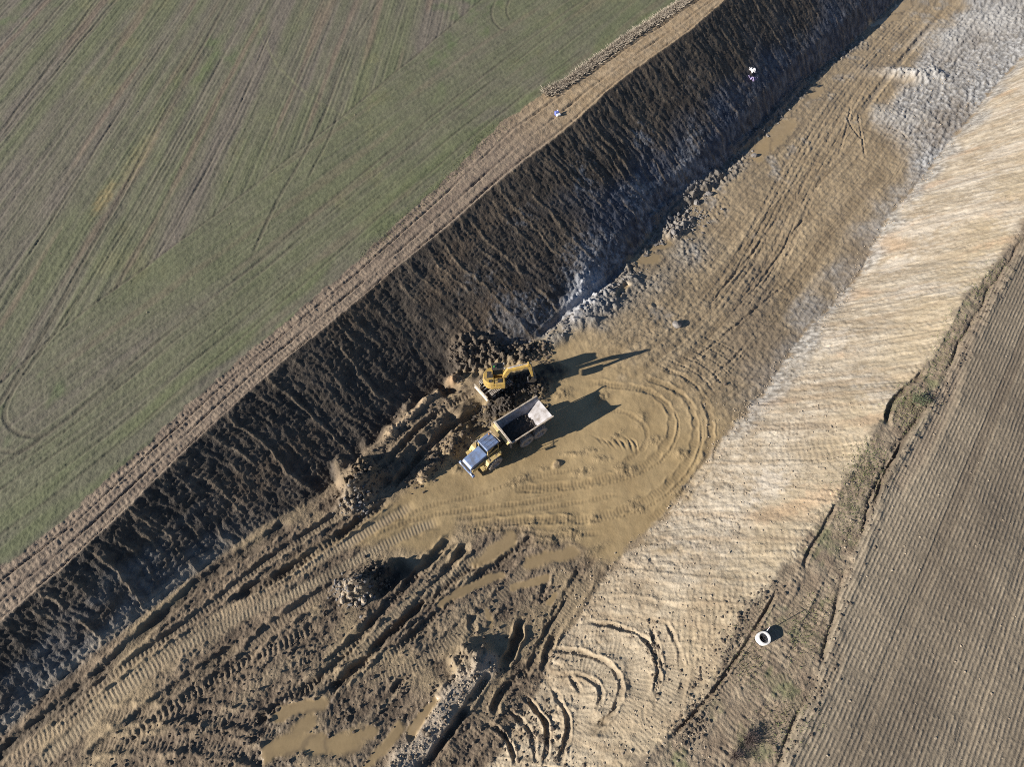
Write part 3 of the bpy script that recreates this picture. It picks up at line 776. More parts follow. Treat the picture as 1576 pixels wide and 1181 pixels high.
for rid, (nm, lab, cat, mat) in enumerate(NAMES):
    qs = quads[qreg == rid]
    used = np.zeros(NR * NCC, bool); used[qs.ravel()] = True
    remap = np.cumsum(used) - 1
    me = bpy.data.meshes.new(nm)
    nv = int(used.sum()); nf = len(qs)
    me.vertices.add(nv); me.loops.add(nf * 4); me.polygons.add(nf)
    me.vertices.foreach_set('co', np.stack([X[used], Y[used], Z[used]], 1).astype(np.float32).ravel())
    me.loops.foreach_set('vertex_index', remap[qs].astype(np.int32).ravel())
    me.polygons.foreach_set('loop_start', np.arange(0, nf * 4, 4, dtype=np.int32))
    me.polygons.foreach_set('use_smooth', np.ones(nf, bool))
    me.update(calc_edges=True)
    ca = me.attributes.new('soil', 'FLOAT_COLOR', 'POINT')
    ca.data.foreach_set('color', np.concatenate([np.clip(COL[used], .01, .8), np.ones((nv, 1), np.float32)], 1).astype(np.float32).ravel())
    wa = me.attributes.new('damp', 'FLOAT', 'POINT'); wa.data.foreach_set('value', WET[used].astype(np.float32))
    me.materials.append(mat)
    o = bpy.data.objects.new(nm, me); C.objects.link(o)
    o['kind'] = 'structure'; o['label'] = lab; o['category'] = cat
print('terrain built')

def ground_z(x, y):
    """height of the finished ground at world xy (bilinear on the grid)"""
    x = np.atleast_1d(np.asarray(x, float)); y = np.atleast_1d(np.asarray(y, float))
    r = np.clip(np.searchsorted(V, y) - 1, 0, NR - 2)
    fy = np.clip((y - V[r]) / (V[r + 1] - V[r]), 0, 1)
    hw = HW[r] + (HW[r + 1] - HW[r]) * fy
    u = x / hw
    c = np.clip(np.searchsorted(U, u) - 1, 0, NCC - 2)
    fx = np.clip((u - U[c]) / (U[c + 1] - U[c]), 0, 1)
    z = Z.reshape(NR, NCC)
    return (z[r, c] * (1 - fx) + z[r, c + 1] * fx) * (1 - fy) + (z[r + 1, c] * (1 - fx) + z[r + 1, c + 1] * fx) * fy
#THINGS
# ------------------------------------------------------------------ small builders
def mat(name, col, rough=.6, metal=0.0, var=.15, scale=3.0, dirt=None, dirt_amt=.5, bump=.0):
    m = bpy.data.materials.new(name); m.use_nodes = True
    nt = m.node_tree; n = nt.nodes; l = nt.links; b = n['Principled BSDF']
    tc = n.new('ShaderNodeTexCoord')
    nz = n.new('ShaderNodeTexNoise'); nz.inputs['Scale'].default_value = scale; nz.inputs['Detail'].default_value = 6; nz.inputs['Roughness'].default_value = .65
    l.new(tc.outputs['Object'], nz.inputs['Vector'])
    cr = n.new('ShaderNodeValToRGB')
    d = dirt if dirt else tuple(c * (1 - var * 2) for c in col)
    cr.color_ramp.elements[0].position = .5 - .22 * dirt_amt * 1.2; cr.color_ramp.elements[0].color = (*d, 1)
    cr.color_ramp.elements[1].position = .5 + .12; cr.color_ramp.elements[1].color = (*col, 1)
    l.new(nz.outputs[0], cr.inputs[0]); l.new(cr.outputs[0], b.inputs['Base Color'])
    b.inputs['Roughness'].default_value = rough; b.inputs['Metallic'].default_value = metal
    if bump:
        bp = n.new('ShaderNodeBump'); bp.inputs['Strength'].default_value = bump; bp.inputs['Distance'].default_value = .03
        l.new(nz.outputs[0], bp.inputs['Height']); l.new(bp.outputs[0], b.inputs['Normal'])
    return m

M = dict(
    yellow=mat('machine_yellow', (.52, .335, .075), .5, 0, .1, 2.8, (.24, .175, .09), .7),
    paleyellow=mat('dusty_yellow', (.62, .46, .18), .5, 0, .1, 2.6, (.30, .23, .14), .6),
    slate=mat('slate_paint', (.17, .24, .41), .35, .0, .1, 1.5, (.13, .15, .21), .3),
    steel=mat('worn_steel', (.40, .385, .40), .5, .15, .2, 1.6, (.20, .175, .16), .6),
    rim=mat('bed_edge_steel', (.55, .47, .38), .55, .1, .15, 2.5, (.33, .26, .19), .5),
    tyre=mat('dusty_rubber', (.30, .27, .24), .9, 0, .2, 4, (.38, .32, .25), .5),
    hub=mat('hub_dusty', (.50, .45, .40), .7, 0, .2, 4, (.15, .12, .10), .5),
    dark=mat('dark_steel', (.03, .03, .032), .5, .2, .2, 4, (.09, .075, .06), .4),
    glass=mat('cab_glass', (.010, .013, .016), .06, 0, .05, 1),
    white=mat('pale_worn_paint', (.72, .66, .56), .5, 0, .1, 3, (.45, .38, .29), .4),
    concrete=mat('white_concrete', (.74, .73, .72), .8, 0, .06, 5, (.58, .56, .53), .4, .1),
    soil=mat('dark_load_soil', (.045, .037, .032), .95, 0, .3, 5, (.10, .082, .066), .6, .5),
    clod=mat('earth_clod', (.135, .105, .078), .95, 0, .3, 3, (.075, .058, .043), .7, .5),
    paleclod=mat('pale_stone', (.38, .315, .235), .9, 0, .2, 3, (.27, .21, .15), .6, .4),
    greyclod=mat('grey_clay_clod', (.22, .205, .195), .8, 0, .2, 3, (.10, .09, .085), .6, .4),
    rock=mat('grey_rock', (.34, .335, .34), .7, 0, .2, 3, (.19, .18, .17), .6, .5),
    grass=mat('verge_grass', (.115, .145, .052), .8, 0, .3, .6, (.19, .17, .085), .6),
    dry=mat('dry_grass', (.40, .345, .28), .9, 0, .2, .8, (.26, .215, .17), .5),
    leaf=mat('shrub_leaf', (.075, .10, .045), .7, 0, .3, 2, (.12, .13, .07), .5),
    twig=mat('bare_twig', (.13, .095, .085), .9, 0, .2, 4, (.08, .06, .055), .5),
    blue=mat('blue_plastic', (.16, .20, .55), .4, 0, .1, 4),
    sheet=mat('white_plastic', (.78, .77, .80), .4, 0, .06, 3),
    lilac=mat('lilac_plastic', (.36, .30, .50), .45, 0, .1, 3),
    green=mat('green_cover', (.06, .35, .09), .5, 0, .1, 3),
    amber=mat('amber_lens', (.70, .28, .03), .25, 0, .05, 3),
    lampglass=mat('headlamp_lens', (.75, .75, .72), .12, 0, .03, 3),
    red=mat('red_band', (.55, .05, .04), .5, 0, .1, 3),
)

def add_box(bm, size, loc=(0, 0, 0), rot=(0, 0, 0), taper=None, bevel=.0):
    sx, sy, sz = [v / 2 for v in size]
    r = Matrix.Rotation(rot[2], 3, 'Z') @ Matrix.Rotation(rot[1], 3, 'Y') @ Matrix.Rotation(rot[0], 3, 'X')
    tx, ty = taper if taper else (1, 1)
    vs = []
    for z in (-1, 1):
        k = (tx, ty) if z > 0 else (1, 1)
        for a, b_ in ((-1, -1), (1, -1), (1, 1), (-1, 1)):
            vs.append(bm.verts.new(r @ Vector((a * sx * k[0], b_ * sy * k[1], z * sz)) + Vector(loc)))
    fs = [bm.faces.new([vs[j] for j in f]) for f in ((3, 2, 1, 0), (4, 5, 6, 7), (0, 1, 5, 4), (1, 2, 6, 5), (2, 3, 7, 6), (3, 0, 4, 7))]
    if bevel:
        es = {e for f in fs for e in f.edges}
        bmesh.ops.bevel(bm, geom=list(es), offset=bevel, segments=2, affect='EDGES', profile=.6)

def add_lathe(bm, prof, loc=(0, 0, 0), axis='Y', seg=24, closed=False):
    """prof: (radius, along) pairs turned about an axis"""
    rings = []
    for k in range(seg):
        a = 2 * math.pi * k / seg
        ring = []
        for rad, h in prof:
            u, v = rad * math.cos(a), rad * math.sin(a)
            co = (u, h, v) if axis == 'Y' else ((u, v, h) if axis == 'Z' else (h, u, v))
            ring.append(bm.verts.new(Vector(co) + Vector(loc)))
        rings.append(ring)
    for k in range(seg):
        a, b_ = rings[k], rings[(k + 1) % seg]
        n = len(prof)
        for j in range(n if closed else n - 1):
            bm.faces.new((a[j], a[(j + 1) % n], b_[(j + 1) % n], b_[j]))

def add_tube(bm, p, q, r, seg=10, r2=None):
    p, q = Vector(p), Vector(q); d = q - p
    rot = d.to_track_quat('Z', 'Y').to_matrix()
    ra, rb = [], []
    for k in range(seg):
        a = 2 * math.pi * k / seg
        ra.append(bm.verts.new(p + rot @ Vector((r * math.cos(a), r * math.sin(a), 0))))
        rb.append(bm.verts.new(q + rot @ Vector(((r2 or r) * math.cos(a), (r2 or r) * math.sin(a), 0))))
    for k in range(seg):
        bm.faces.new((ra[k], ra[(k + 1) % seg], rb[(k + 1) % seg], rb[k]))
    bm.faces.new(ra[::-1]); bm.faces.new(rb)

def add_prism(bm, poly, y0, y1):
    """poly of (x, z) pushed along y"""
    a = [bm.verts.new((p[0], y0, p[1])) for p in poly]; b_ = [bm.verts.new((p[0], y1, p[1])) for p in poly]
    n = len(poly)
    for k in range(n):
        bm.faces.new((a[k], a[(k + 1) % n], b_[(k + 1) % n], b_[k]))
    bm.faces.new(a[::-1]); bm.faces.new(b_)

def obj(name, bm, material, parent=None, smooth=False, bevel=0.0):
    bmesh.ops.recalc_face_normals(bm, faces=bm.faces[:])
    me = bpy.data.meshes.new(name); bm.to_mesh(me); bm.free()
    me.materials.append(M[material] if isinstance(material, str) else material)
    if smooth:
        me.polygons.foreach_set('use_smooth', np.ones(len(me.polygons), bool))
    o = bpy.data.objects.new(name, me); C.objects.link(o)
    if bevel:
        md = o.modifiers.new('bevel', 'BEVEL'); md.width = bevel; md.segments = 2; md.limit_method = 'ANGLE'
    if parent: o.parent = parent
    return o

def tag(o, label, cat, group=None, kind=None):
    o['label'] = label; o['category'] = cat
    if group: o['group'] = group
    if kind: o['kind'] = kind
    return o

def thing(name, label, cat, loc, rz=0, group=None):
    o = bpy.data.objects.new(name, None); C.objects.link(o)
    o.empty_display_size = .3
    o.location = loc; o.rotation_euler = (0, 0, rz)
    return tag(o, label, cat, group)

def part(name, parent, material, fn, smooth=False, bevel=0.0):
    bm = bmesh.new(); fn(bm)
    return obj(name, bm, material, parent, smooth, bevel)

def V2(px, py, z):
    x, y = P(px, py, z); return Vector((float(x), float(y), z))

# ------------------------------------------------------------------ articulated dump truck
def wheel(parent, x, y, side, r=.84, w=.56, turn=0):
    root = part('tyre', parent, 'tyre', lambda bm: (
        add_lathe(bm, [(r * .58, -w * .45), (r * .86, -w * .5), (r * .97, -w * .40), (r, -w * .2), (r, w * .2), (r * .97, w * .40), (r * .86, w * .5), (r * .58, w * .45)], (0, 0, 0), 'Y', 32, True),
        [add_box(bm, (.075, w * .46, .07), (r * 1.0 * math.cos(a), sgn * w * .24, r * 1.0 * math.sin(a)), (0, -a + math.pi / 2, 0)) for k in range(22) for sgn in (-1, 1) for a in [2 * math.pi * (k + .5 * (sgn > 0)) / 22]]), True)
    root.location = (x, y, r); root.rotation_euler = (0, 0, turn)
    part('rim', root, 'hub', lambda bm: (
        add_lathe(bm, [(.01, side * w * .30), (r * .20, side * w * .32), (r * .24, side * w * .22), (r * .50, side * w * .16), (r * .56, side * w * .46), (r * .60, side * w * .46), (r * .60, -side * w * .40), (.01, -side * w * .3)], (0, 0, 0), 'Y', 24),
        [add_tube(bm, (r * .34 * math.cos(a), side * w * .18, r * .34 * math.sin(a)), (r * .34 * math.cos(a), side * w * .25, r * .34 * math.sin(a)), .03, 6) for k in range(10) for a in [2 * math.pi * k / 10]]), False)
    return root

FR, FL, RL, RR = V2(765, 651, 2.75), V2(790, 678, 2.75), V2(847, 641, 2.9), V2(823, 614, 2.9)
bc = (FR + FL + RL + RR) / 4
bdir = ((FR + FL) / 2 - (RL + RR) / 2); ang_b = math.atan2(bdir.y, bdir.x)
cabp, bonp = V2(750.5, 671, 3.35), V2(730, 695, 2.25)
cdir = bonp - cabp; ang_c = math.atan2(cdir.y, cdir.x)
tz = float(ground_z([bc.x], [bc.y])[0]) * 0 - .02
truck = thing('dump_truck', 'yellow articulated dump truck with slate bonnet and open steel bed parked on the mud', 'dump truck', (bc.x, bc.y, tz), ang_b)

BL, BWT, BWB = 5.2, 2.86, 2.15      # bed length, top and bottom width
def bed_shell(bm):
    st = [(2.5, 1.62, 2.82, .74), (1.4, 1.45, 2.72, .8), (-.7, 1.45, 2.72, .8), (-2.75, 2.50, 2.86, 1.05)]
    ins, outs = [], []
    for (x, zf, zr, kb) in st:
        t_ = .07
        ins.append([bm.verts.new(v) for v in ((x, -BWT / 2, zr), (x, -BWB / 2 * kb, zf), (x, BWB / 2 * kb, zf), (x, BWT / 2, zr))])
        outs.append([bm.verts.new(v) for v in ((x, -BWT / 2 - t_, zr), (x, -BWB / 2 * kb - t_, zf - t_), (x, BWB / 2 * kb + t_, zf - t_), (x, BWT / 2 + t_, zr))])
    for k in range(3):
        for j in range(3):
            bm.faces.new((ins[k][j], ins[k + 1][j], ins[k + 1][j + 1], ins[k][j + 1]))
            bm.faces.new((outs[k][j], outs[k][j + 1], outs[k + 1][j + 1], outs[k + 1][j]))
        for j in (0, 3):
            bm.faces.new((ins[k][j], outs[k][j], outs[k + 1][j], ins[k + 1][j]))
    e = -1
    for j in range(3): bm.faces.new((ins[e][j], outs[e][j], outs[e][j + 1], ins[e][j + 1]))
bed = part('bed', truck, 'steel', bed_shell)
part('front_wall', bed, 'steel', lambda bm: (add_prism(bm, [(2.5, 1.5), (2.62, 1.5), (2.74, 2.95), (2.60, 2.95)], -1.38, 1.38)))
for sy in (-1, 1):
    part('side_rail', bed, 'rim', lambda bm: add_box(bm, (5.3, .15, .13), (-.08, sy * (BWT / 2 + .03), 2.83), (0, .016, 0)), bevel=.02)
    for x in (1.9, .7, -.5, -1.7):
        part('side_rib', bed, 'rim', lambda bm: add_box(bm, (.12, .10, 1.15), (x, sy * (BWT / 2 - .12), 2.22), (sy * -.24, 0, 0)))
part('front_rail', bed, 'rim', lambda bm: add_box(bm, (.24, 2.98, .14), (2.68, 0, 2.98)), bevel=.03)
part('front_ledge', bed, 'paleyellow', lambda bm: add_box(bm, (.42, 2.7, .10), (2.82, 0, 2.72), (0, .35, 0)), bevel=.03)
for sy in (-1, 1):
    part('frame_beam', truck, 'dark', lambda bm: add_box(bm, (5.6, .22, .38), (-.05, sy * .48, 1.12)), bevel=.02)
    part('lift_cylinder', truck, 'steel', lambda bm: (add_tube(bm, (1.9, sy * .82, 1.0), (.6, sy * .86, 1.55), .09), add_tube(bm, (.6, sy * .86, 1.55), (.1, sy * .87, 1.75), .055)))
    part('mudflap', truck, 'dark', lambda bm: add_box(bm, (.05, .55, .6), (1.55, sy * 1.15, 1.15)))
for x in (.62, -1.10):
    part('axle', truck, 'dark', lambda bm: add_tube(bm, (x, -1.1, .76), (x, 1.1, .76), .17, 12))
    for sy in (-1, 1):
        wheel(truck, x, sy * 1.30, sy)
part('tail_lamp', truck, 'red', lambda bm: add_box(bm, (.05, .3, .12), (-2.8, .8, 1.15)))
part('tail_lamp', truck, 'red', lambda bm: add_box(bm, (.05, .3, .12), (-2.8, -.8, 1.15)))
# front unit, turned a little against the bed at the hitch
hinge = Vector((3.15, 0, 0))
dA = ang_c - ang_b
front = part('tractor_frame', truck, 'dark', lambda bm: (add_box(bm, (4.2, .9, .42), (1.9, 0, 1.0)), add_box(bm, (.7, .7, .8), (-.15, 0, 1.1)), add_tube(bm, (1.72, -1.1, .76), (1.72, 1.1, .76), .18, 12)), bevel=.03)
front.location = hinge; front.rotation_euler = (0, 0, dA)
def fp(name, material, fn, smooth=False, bevel=.0):
    o = part(name, truck, material, fn, smooth, bevel); o.location = hinge; o.rotation_euler = (0, 0, dA); return o
fp('bonnet', 'slate', lambda bm: add_prism(bm, [(2.1, 1.25), (4.25, 1.15), (4.33, 1.85), (4.1, 2.05), (2.1, 2.32)], -.68, .68), bevel=.07)
[fp('bonnet_side', 'paleyellow', lambda bm: add_prism(bm, [(2.15, 1.1), (4.2, 1.0), (4.22, 1.55), (2.15, 1.75)], sy * .70, sy * .80), bevel=.02) for sy in (-1, 1)]
fp('grille', 'dark', lambda bm: [add_box(bm, (.05, 1.1, .07), (4.36, 0, 1.22 + .12 * k)) for k in range(5)])
fp('bumper', 'slate', lambda bm: add_box(bm, (.30, 2.3, .34), (4.32, 0, .88)), bevel=.06)
for sy in (-1, 1):
    fp('headlamp', 'lampglass', lambda bm: add_box(bm, (.08, .30, .16), (4.44, sy * .82, 1.15)), bevel=.02)
    fp('fender', 'paleyellow', lambda bm: (add_prism(bm, [(.80, 1.62), (.95, 1.82), (2.5, 1.82), (2.75, 1.45), (2.86, 1.1), (2.78, 1.08), (2.42, 1.68), (1.0, 1.70), (.85, 1.55)], sy * .82, sy * 1.42)), bevel=.03)
    [fp('step', 'paleyellow', lambda bm: add_box(bm, (.42, .34, .05), (3.0 + .06 * k, sy * 1.12, .55 + .32 * k))) for k in range(4)]
    fp('handrail', 'paleyellow', lambda bm: (add_tube(bm, (.9, sy * 1.36, 1.8), (.9, sy * 1.36, 2.45), .028, 6), add_tube(bm, (.9, sy * 1.36, 2.45), (1.9, sy * 1.36, 2.45), .028, 6), add_tube(bm, (1.9, sy * 1.36, 2.45), (1.9, sy * 1.36, 1.8), .028, 6)))
    fp('mirror', 'dark', lambda bm: (add_tube(bm, (2.0, sy * .7, 2.8), (2.35, sy * 1.35, 2.75), .025, 6), add_box(bm, (.10, .24, .42), (2.36, sy * 1.40, 2.6))))
fp('platform', 'paleyellow', lambda bm: add_box(bm, (1.5, 2.5, .08), (1.35, 0, 1.62)), bevel=.02)
cab = fp('cab', 'glass', lambda bm: add_box(bm, (1.45, 1.46, 1.45), (1.38, 0, 2.42), (0, 0, 0), (.90, .92)), bevel=.05)
cabk = [part('pillar', cab, 'paleyellow', lambda bm: add_tube(bm, (1.38 + sx * .72, sy * .73, 1.72), (1.38 + sx * .655, sy * .675, 3.16), .055, 8)) for sx in (-1, 1) for sy in (-1, 1)]
part('lower_panel', cab, 'paleyellow', lambda bm: add_box(bm, (1.5, 1.52, .5), (1.38, 0, 1.92)), bevel=.04)
roof = fp('cab_roof', 'slate', lambda bm: add_box(bm, (1.62, 1.58, .15), (1.36, 0, 3.22), (0, 0, 0), (.93, .93)), bevel=.05)
part('roof_rib', roof, 'slate', lambda bm: [add_box(bm, (1.3, .05, .03), (1.36, y, 3.31)) for y in (-.4, 0, .4)])
part('beacon', roof, 'amber', lambda bm: add_lathe(bm, [(.001, 3.48), (.05, 3.47), (.07, 3.42), (.07, 3.30), (.001, 3.30)], (.8, -.55, 0), 'Z', 12))
part('visor_bar', roof, 'rim', lambda bm: add_tube(bm, (.48, -.82, 3.30), (.48, .82, 3.30), .03, 6))
fp('exhaust', 'dark', lambda bm: (add_tube(bm, (2.25, -.85, 1.8), (2.25, -.85, 3.0), .075, 10), add_tube(bm, (2.25, -.85, 3.0), (2.12, -.85, 3.12), .06, 10)))
fp('air_box', 'paleyellow', lambda bm: add_box(bm, (.5, .4, .45), (1.9, -1.05, 2.05)), bevel=.06)
fp('engine_cover', 'dark', lambda bm: add_box(bm, (.7, 1.0, .5), (.35, 0, 1.75)), bevel=.05)
for sy in (-1, 1):
    w_ = wheel(truck, 0, 0, sy)
    c_, s_ = math.cos(dA), math.sin(dA)
    w_.location = hinge + Vector((1.72 * c_ - sy * 1.30 * s_, 1.72 * s_ + sy * 1.30 * c_, .84)); w_.rotation_euler = (0, 0, dA)

def heap_mesh(bm, lx, ly, fz, nx=34, ny=20, seed=1):
    gx = np.linspace(-lx, lx, nx); gy = np.linspace(-ly, ly, ny)
    vv = [[bm.verts.new((a, b_, fz(a, b_))) for b_ in gy] for a in gx]
    for k in range(nx - 1):
        for j in range(ny - 1):
            bm.faces.new((vv[k][j], vv[k + 1][j], vv[k + 1][j + 1], vv[k][j + 1]))
lump = lambda a, b_, s: float(pn(np.array([a * 3.1]), np.array([b_ * 3.1]), s)[0]) * .12 + float(pn(np.array([a * 7.]), np.array([b_ * 7.]), s + 1)[0]) * .05
bm = bmesh.new()
heap_mesh(bm, 2.0, 1.02, lambda a, b_: 1.72 + .30 * math.exp(-((a - .35) / 1.0) ** 2 - (b_ / .8) ** 2) - .16 * max(0, -a - .8) + lump(a, b_, 61))
load = obj('soil_load', bm, 'soil', None, False)
load.location = (bc.x + .42 * math.cos(ang_b), bc.y + .42 * math.sin(ang_b), tz); load.rotation_euler = (0, 0, ang_b)
tag(load, 'dark loose soil lying in the open bed of the dump truck', 'soil')

# ------------------------------------------------------------------ excavator
hx, hy = V2(763, 585, 2.2).xy
zb = float(np.mean(ground_z([hx, hx + .8, hx - .8, hx - .4], [hy, hy + .3, hy - .6, hy - .9]))) + .02
bl_a, bl_b = V2(730, 598, zb + .75), V2(748, 618, zb + .75)
bd = bl_b - bl_a
ang_u = math.atan2(bd.x, -bd.y) + math.pi      # tracks run square to the blade, blade at the front
und = Vector((math.cos(ang_u), math.sin(ang_u), 0))
if und.x > 0: ang_u += math.pi; und = -und
exc = thing('excavator', 'compact yellow tracked excavator with pale dozer blade and raised boom beside the dump truck', 'excavator', (hx, hy, zb), 0)
elbow = V2(814, 560, 5.0); elbow_l = elbow - Vector((hx, hy, zb))
ang_h = math.atan2(elbow_l.y, elbow_l.x)
reach = math.hypot(elbow_l.x, elbow_l.y); eh = elbow_l.z
print('excavator', zb, 'reach', reach, eh, math.degrees(ang_h), math.degrees(ang_u), 'blade', bd.length)
def xp(name, material, fn, a=0.0, parent=None, smooth=False, bevel=.0):
    o = part(name, parent or exc, material, fn, smooth, bevel)
    if not parent: o.rotation_euler = (0, 0, a)
    return o
for sy in (-1, 1):
    y0 = sy * .92
    tr = xp('crawler_track', 'dark', lambda bm: add_prism(bm, [(-1.45, .38), (-1.38, .12), (-1.18, .02), (1.18, .02), (1.38, .12), (1.45, .38), (1.38, .62), (1.18, .72), (-1.18, .72), (-1.38, .62)], y0 - .23, y0 + .23), ang_u, bevel=.02)
    xp('track_shoe', 'hub', lambda bm: ([add_box(bm, (.10, .50, .05), (-1.2 + .2 * k, y0, .745)) for k in range(13)], [add_box(bm, (.10, .50, .05), (sx * (1.22 + .19 * math.cos(a)), y0, .38 + .36 * math.sin(a)), (0, -sx * (math.pi / 2 - a), 0)) for sx in (-1, 1) for a in (-.9, -.3, .3, .9)]), 0, tr)
    [xp('roller', 'hub', lambda bm: add_tube(bm, (x, y0 + sy * .22, .33), (x, y0 + sy * .26, .33), .2 if abs(x) > 1 else .12, 12), 0, tr) for x in (-1.1, -.55, 0, .55, 1.1)]
xp('undercarriage', 'dark', lambda bm: (add_box(bm, (1.5, 1.5, .35), (0, 0, .52)), add_tube(bm, (0, 0, .6), (0, 0, .86), .5, 20)), ang_u, bevel=.03)
bld = xp('dozer_blade', 'white', lambda bm: add_prism(bm, [(2.02, .08), (2.10, .08), (2.03, .35), (2.06, .68), (2.14, .80), (1.96, .80), (1.92, .4)], -1.15, 1.15), ang_u, bevel=.015)
[xp('blade_arm', 'white', lambda bm: add_box(bm, (1.25, .14, .2), (1.42, sy * .42, .46)), 0, bld, bevel=.02) for sy in (-1, 1)]
xp('blade_cylinder', 'steel', lambda bm: add_tube(bm, (.7, 0, .62), (1.95, 0, .55), .06), 0, bld)
def house(bm):
    pts_ = []
    for k in range(17):
        a = math.pi / 2 + math.pi * k / 16
        pts_.append((-.35 + 1.05 * math.cos(a), 1.12 * math.sin(a)))
    pts_ = [(.95, 1.12)] + pts_ + [(.95, -1.12), (1.05, -.95), (1.05, .95)]
    lo = [bm.verts.new((p[0], p[1], .90)) for p in pts_]; hi = [bm.verts.new((p[0], p[1], 1.35)) for p in pts_]
    n = len(pts_)
    for k in range(n): bm.faces.new((lo[k], lo[(k + 1) % n], hi[(k + 1) % n], hi[k]))
    bm.faces.new(lo[::-1]); bm.faces.new(hi)
xp('turntable_body', 'yellow', house, ang_h, bevel=.05)
def cw(bm):
    pts_ = [(-.35 + 1.03 * math.cos(a), 1.10 * math.sin(a)) for a in [math.pi / 2 + math.pi * k / 16 for k in range(17)]]
    pts_ = pts_ + [(-.2, -1.1), (-.2, 1.1)]
    lo = [bm.verts.new((p[0], p[1], 1.352)) for p in pts_]; hi = [bm.verts.new((p[0] * .96, p[1] * .96, 1.92)) for p in pts_]
    n = len(pts_)
    for k in range(n): bm.faces.new((lo[k], lo[(k + 1) % n], hi[(k + 1) % n], hi[k]))
    bm.faces.new(lo[::-1]); bm.faces.new(hi)
ew = xp('counterweight', 'yellow', cw, ang_h, bevel=.06)
xp('engine_grille', 'dark', lambda bm: (add_box(bm, (.62, .8, .05), (-.62, .1, 1.945)), add_box(bm, (.35, .3, .04), (-.6, -.7, 1.94))), 0, ew)
xp('exhaust', 'dark', lambda bm: add_tube(bm, (-.45, -.75, 1.93), (-.45, -.75, 2.25), .05), 0, ew)
xp('side_hood', 'yellow', lambda bm: add_box(bm, (1.15, .78, .52), (.40, -.70, 1.61)), ang_h, bevel=.07)
xp('deck_panel', 'dark', lambda bm: add_box(bm, (.5, .5, .04), (.42, -.66, 1.895)), ang_h)
xc = xp('cab', 'glass', lambda bm: add_box(bm, (1.35, .92, 1.3), (.30, .62, 2.0), (0, 0, 0), (.9, .92)), ang_h, bevel=.05)
xp('cab_frame', 'yellow', lambda bm: ([add_tube(bm, (.30 + sx * .68, .62 + sy * .46, 1.36), (.30 + sx * .615, .62 + sy * .425, 2.66), .045, 8) for sx in (-1, 1) for sy in (-1, 1)], add_box(bm, (1.38, .95, .42), (.30, .62, 1.56))), 0, xc, bevel=.01)
xr = xp('cab_roof', 'dark', lambda bm: add_box(bm, (1.30, .90, .09), (.28, .62, 2.70)), ang_h, bevel=.03)
xp('roof_hatch', 'glass', lambda bm: add_box(bm, (.55, .6, .03), (.45, .62, 2.765)), 0, xr)
xp('beacon', 'green', lambda bm: add_lathe(bm, [(.001, 2.96), (.06, 2.94), (.08, 2.88), (.08, 2.745), (.001, 2.745)], (-.08, .55, 0), 'Z', 12), 0, xr)
[xp('work_lamp', 'lampglass', lambda bm: add_box(bm, (.08, .14, .1), (.95, y, 2.70)), 0, xr) for y in (.3, .9)]
# boom, stick and bucket in the vertical plane of the boom
def beam(bm, pth, w, y=-.12):
    """box beam along (x, z, height) stations"""
    sec = []
    for k, (x, z, hh) in enumerate(pth):
        a = pth[max(k - 1, 0)]; b_ = pth[min(k + 1, len(pth) - 1)]
        d = Vector((b_[0] - a[0], 0, b_[1] - a[1])).normalized(); nrm = Vector((-d.z, 0, d.x))
        c_ = Vector((x, y, z))
        sec.append([bm.verts.new(c_ + nrm * (sg * hh / 2) + Vector((0, sw * w / 2, 0))) for sg, sw in ((-1, -1), (-1, 1), (1, 1), (1, -1))])
    for k in range(len(sec) - 1):
        for j in range(4):
            bm.faces.new((sec[k][j], sec[k][(j + 1) % 4], sec[k + 1][(j + 1) % 4], sec[k + 1][j]))
    bm.faces.new(sec[0][::-1]); bm.faces.new(sec[-1])
ex, ez = reach, eh
boom = xp('boom', 'yellow', lambda bm: beam(bm, [(.85, 1.35, .28), (1.05, 2.2, .44), (1.45, 3.1, .54), (ex * .72, ez - .40, .44), (ex, ez, .26)], .36), ang_h, bevel=.02)
xp('boom_cylinder', 'steel', lambda bm: (add_tube(bm, (1.12, -.12, 1.25), (1.45, -.12, 2.2), .085), add_tube(bm, (1.45, -.12, 2.2), (1.62, -.12, 2.9), .05)), 0, boom)
xp('stick_cylinder', 'steel', lambda bm: (add_tube(bm, (1.3, -.12, 3.35), (ex * .75, -.12, ez + .02), .075), add_tube(bm, (ex * .75, -.12, ez + .02), (ex + .22, -.12, ez + .30), .045)), 0, boom)
xp('boom_foot', 'dark', lambda bm: add_box(bm, (.45, .5, .5), (.95, -.12, 1.25)), 0, boom, bevel=.03)
sx_, sz_ = ex + .42, ez - 2.15
stick = xp('stick', 'yellow', lambda bm: beam(bm, [(ex - .10, ez + .38, .16), (ex + .02, ez, .42), (ex + .12, ez - .5, .38), (sx_, sz_, .22)], .30), ang_h, bevel=.02)
xp('bucket_cylinder', 'steel', lambda bm: (add_tube(bm, (ex + .22, -.12, ez + .1), (ex + .45, -.12, ez - 1.0), .06), add_tube(bm, (ex + .45, -.12, ez - 1.0), (sx_ + .18, -.12, sz_ + .25), .04)), 0, stick)
def bucket(bm):
    c_ = [(sx_ + .12 + .0, sz_ + .08)]
    arc = [(sx_ - .02 + .46 * math.cos(a), sz_ - .42 + .46 * math.sin(a)) for a in [math.radians(v) for v in (100, 70, 40, 10, -20, -50, -80, -110, -140)]]
    a_ = [bm.verts.new((p[0], -.12 - .36, p[1])) for p in arc]; b_ = [bm.verts.new((p[0], -.12 + .36, p[1])) for p in arc]
    for k in range(len(arc) - 1): bm.faces.new((a_[k], a_[k + 1], b_[k + 1], b_[k]))
    bm.faces.new(a_); bm.faces.new(b_[::-1])
bk = xp('bucket', 'dark', bucket, ang_h)
bk.modifiers.new('thick', 'SOLIDIFY').thickness = .04
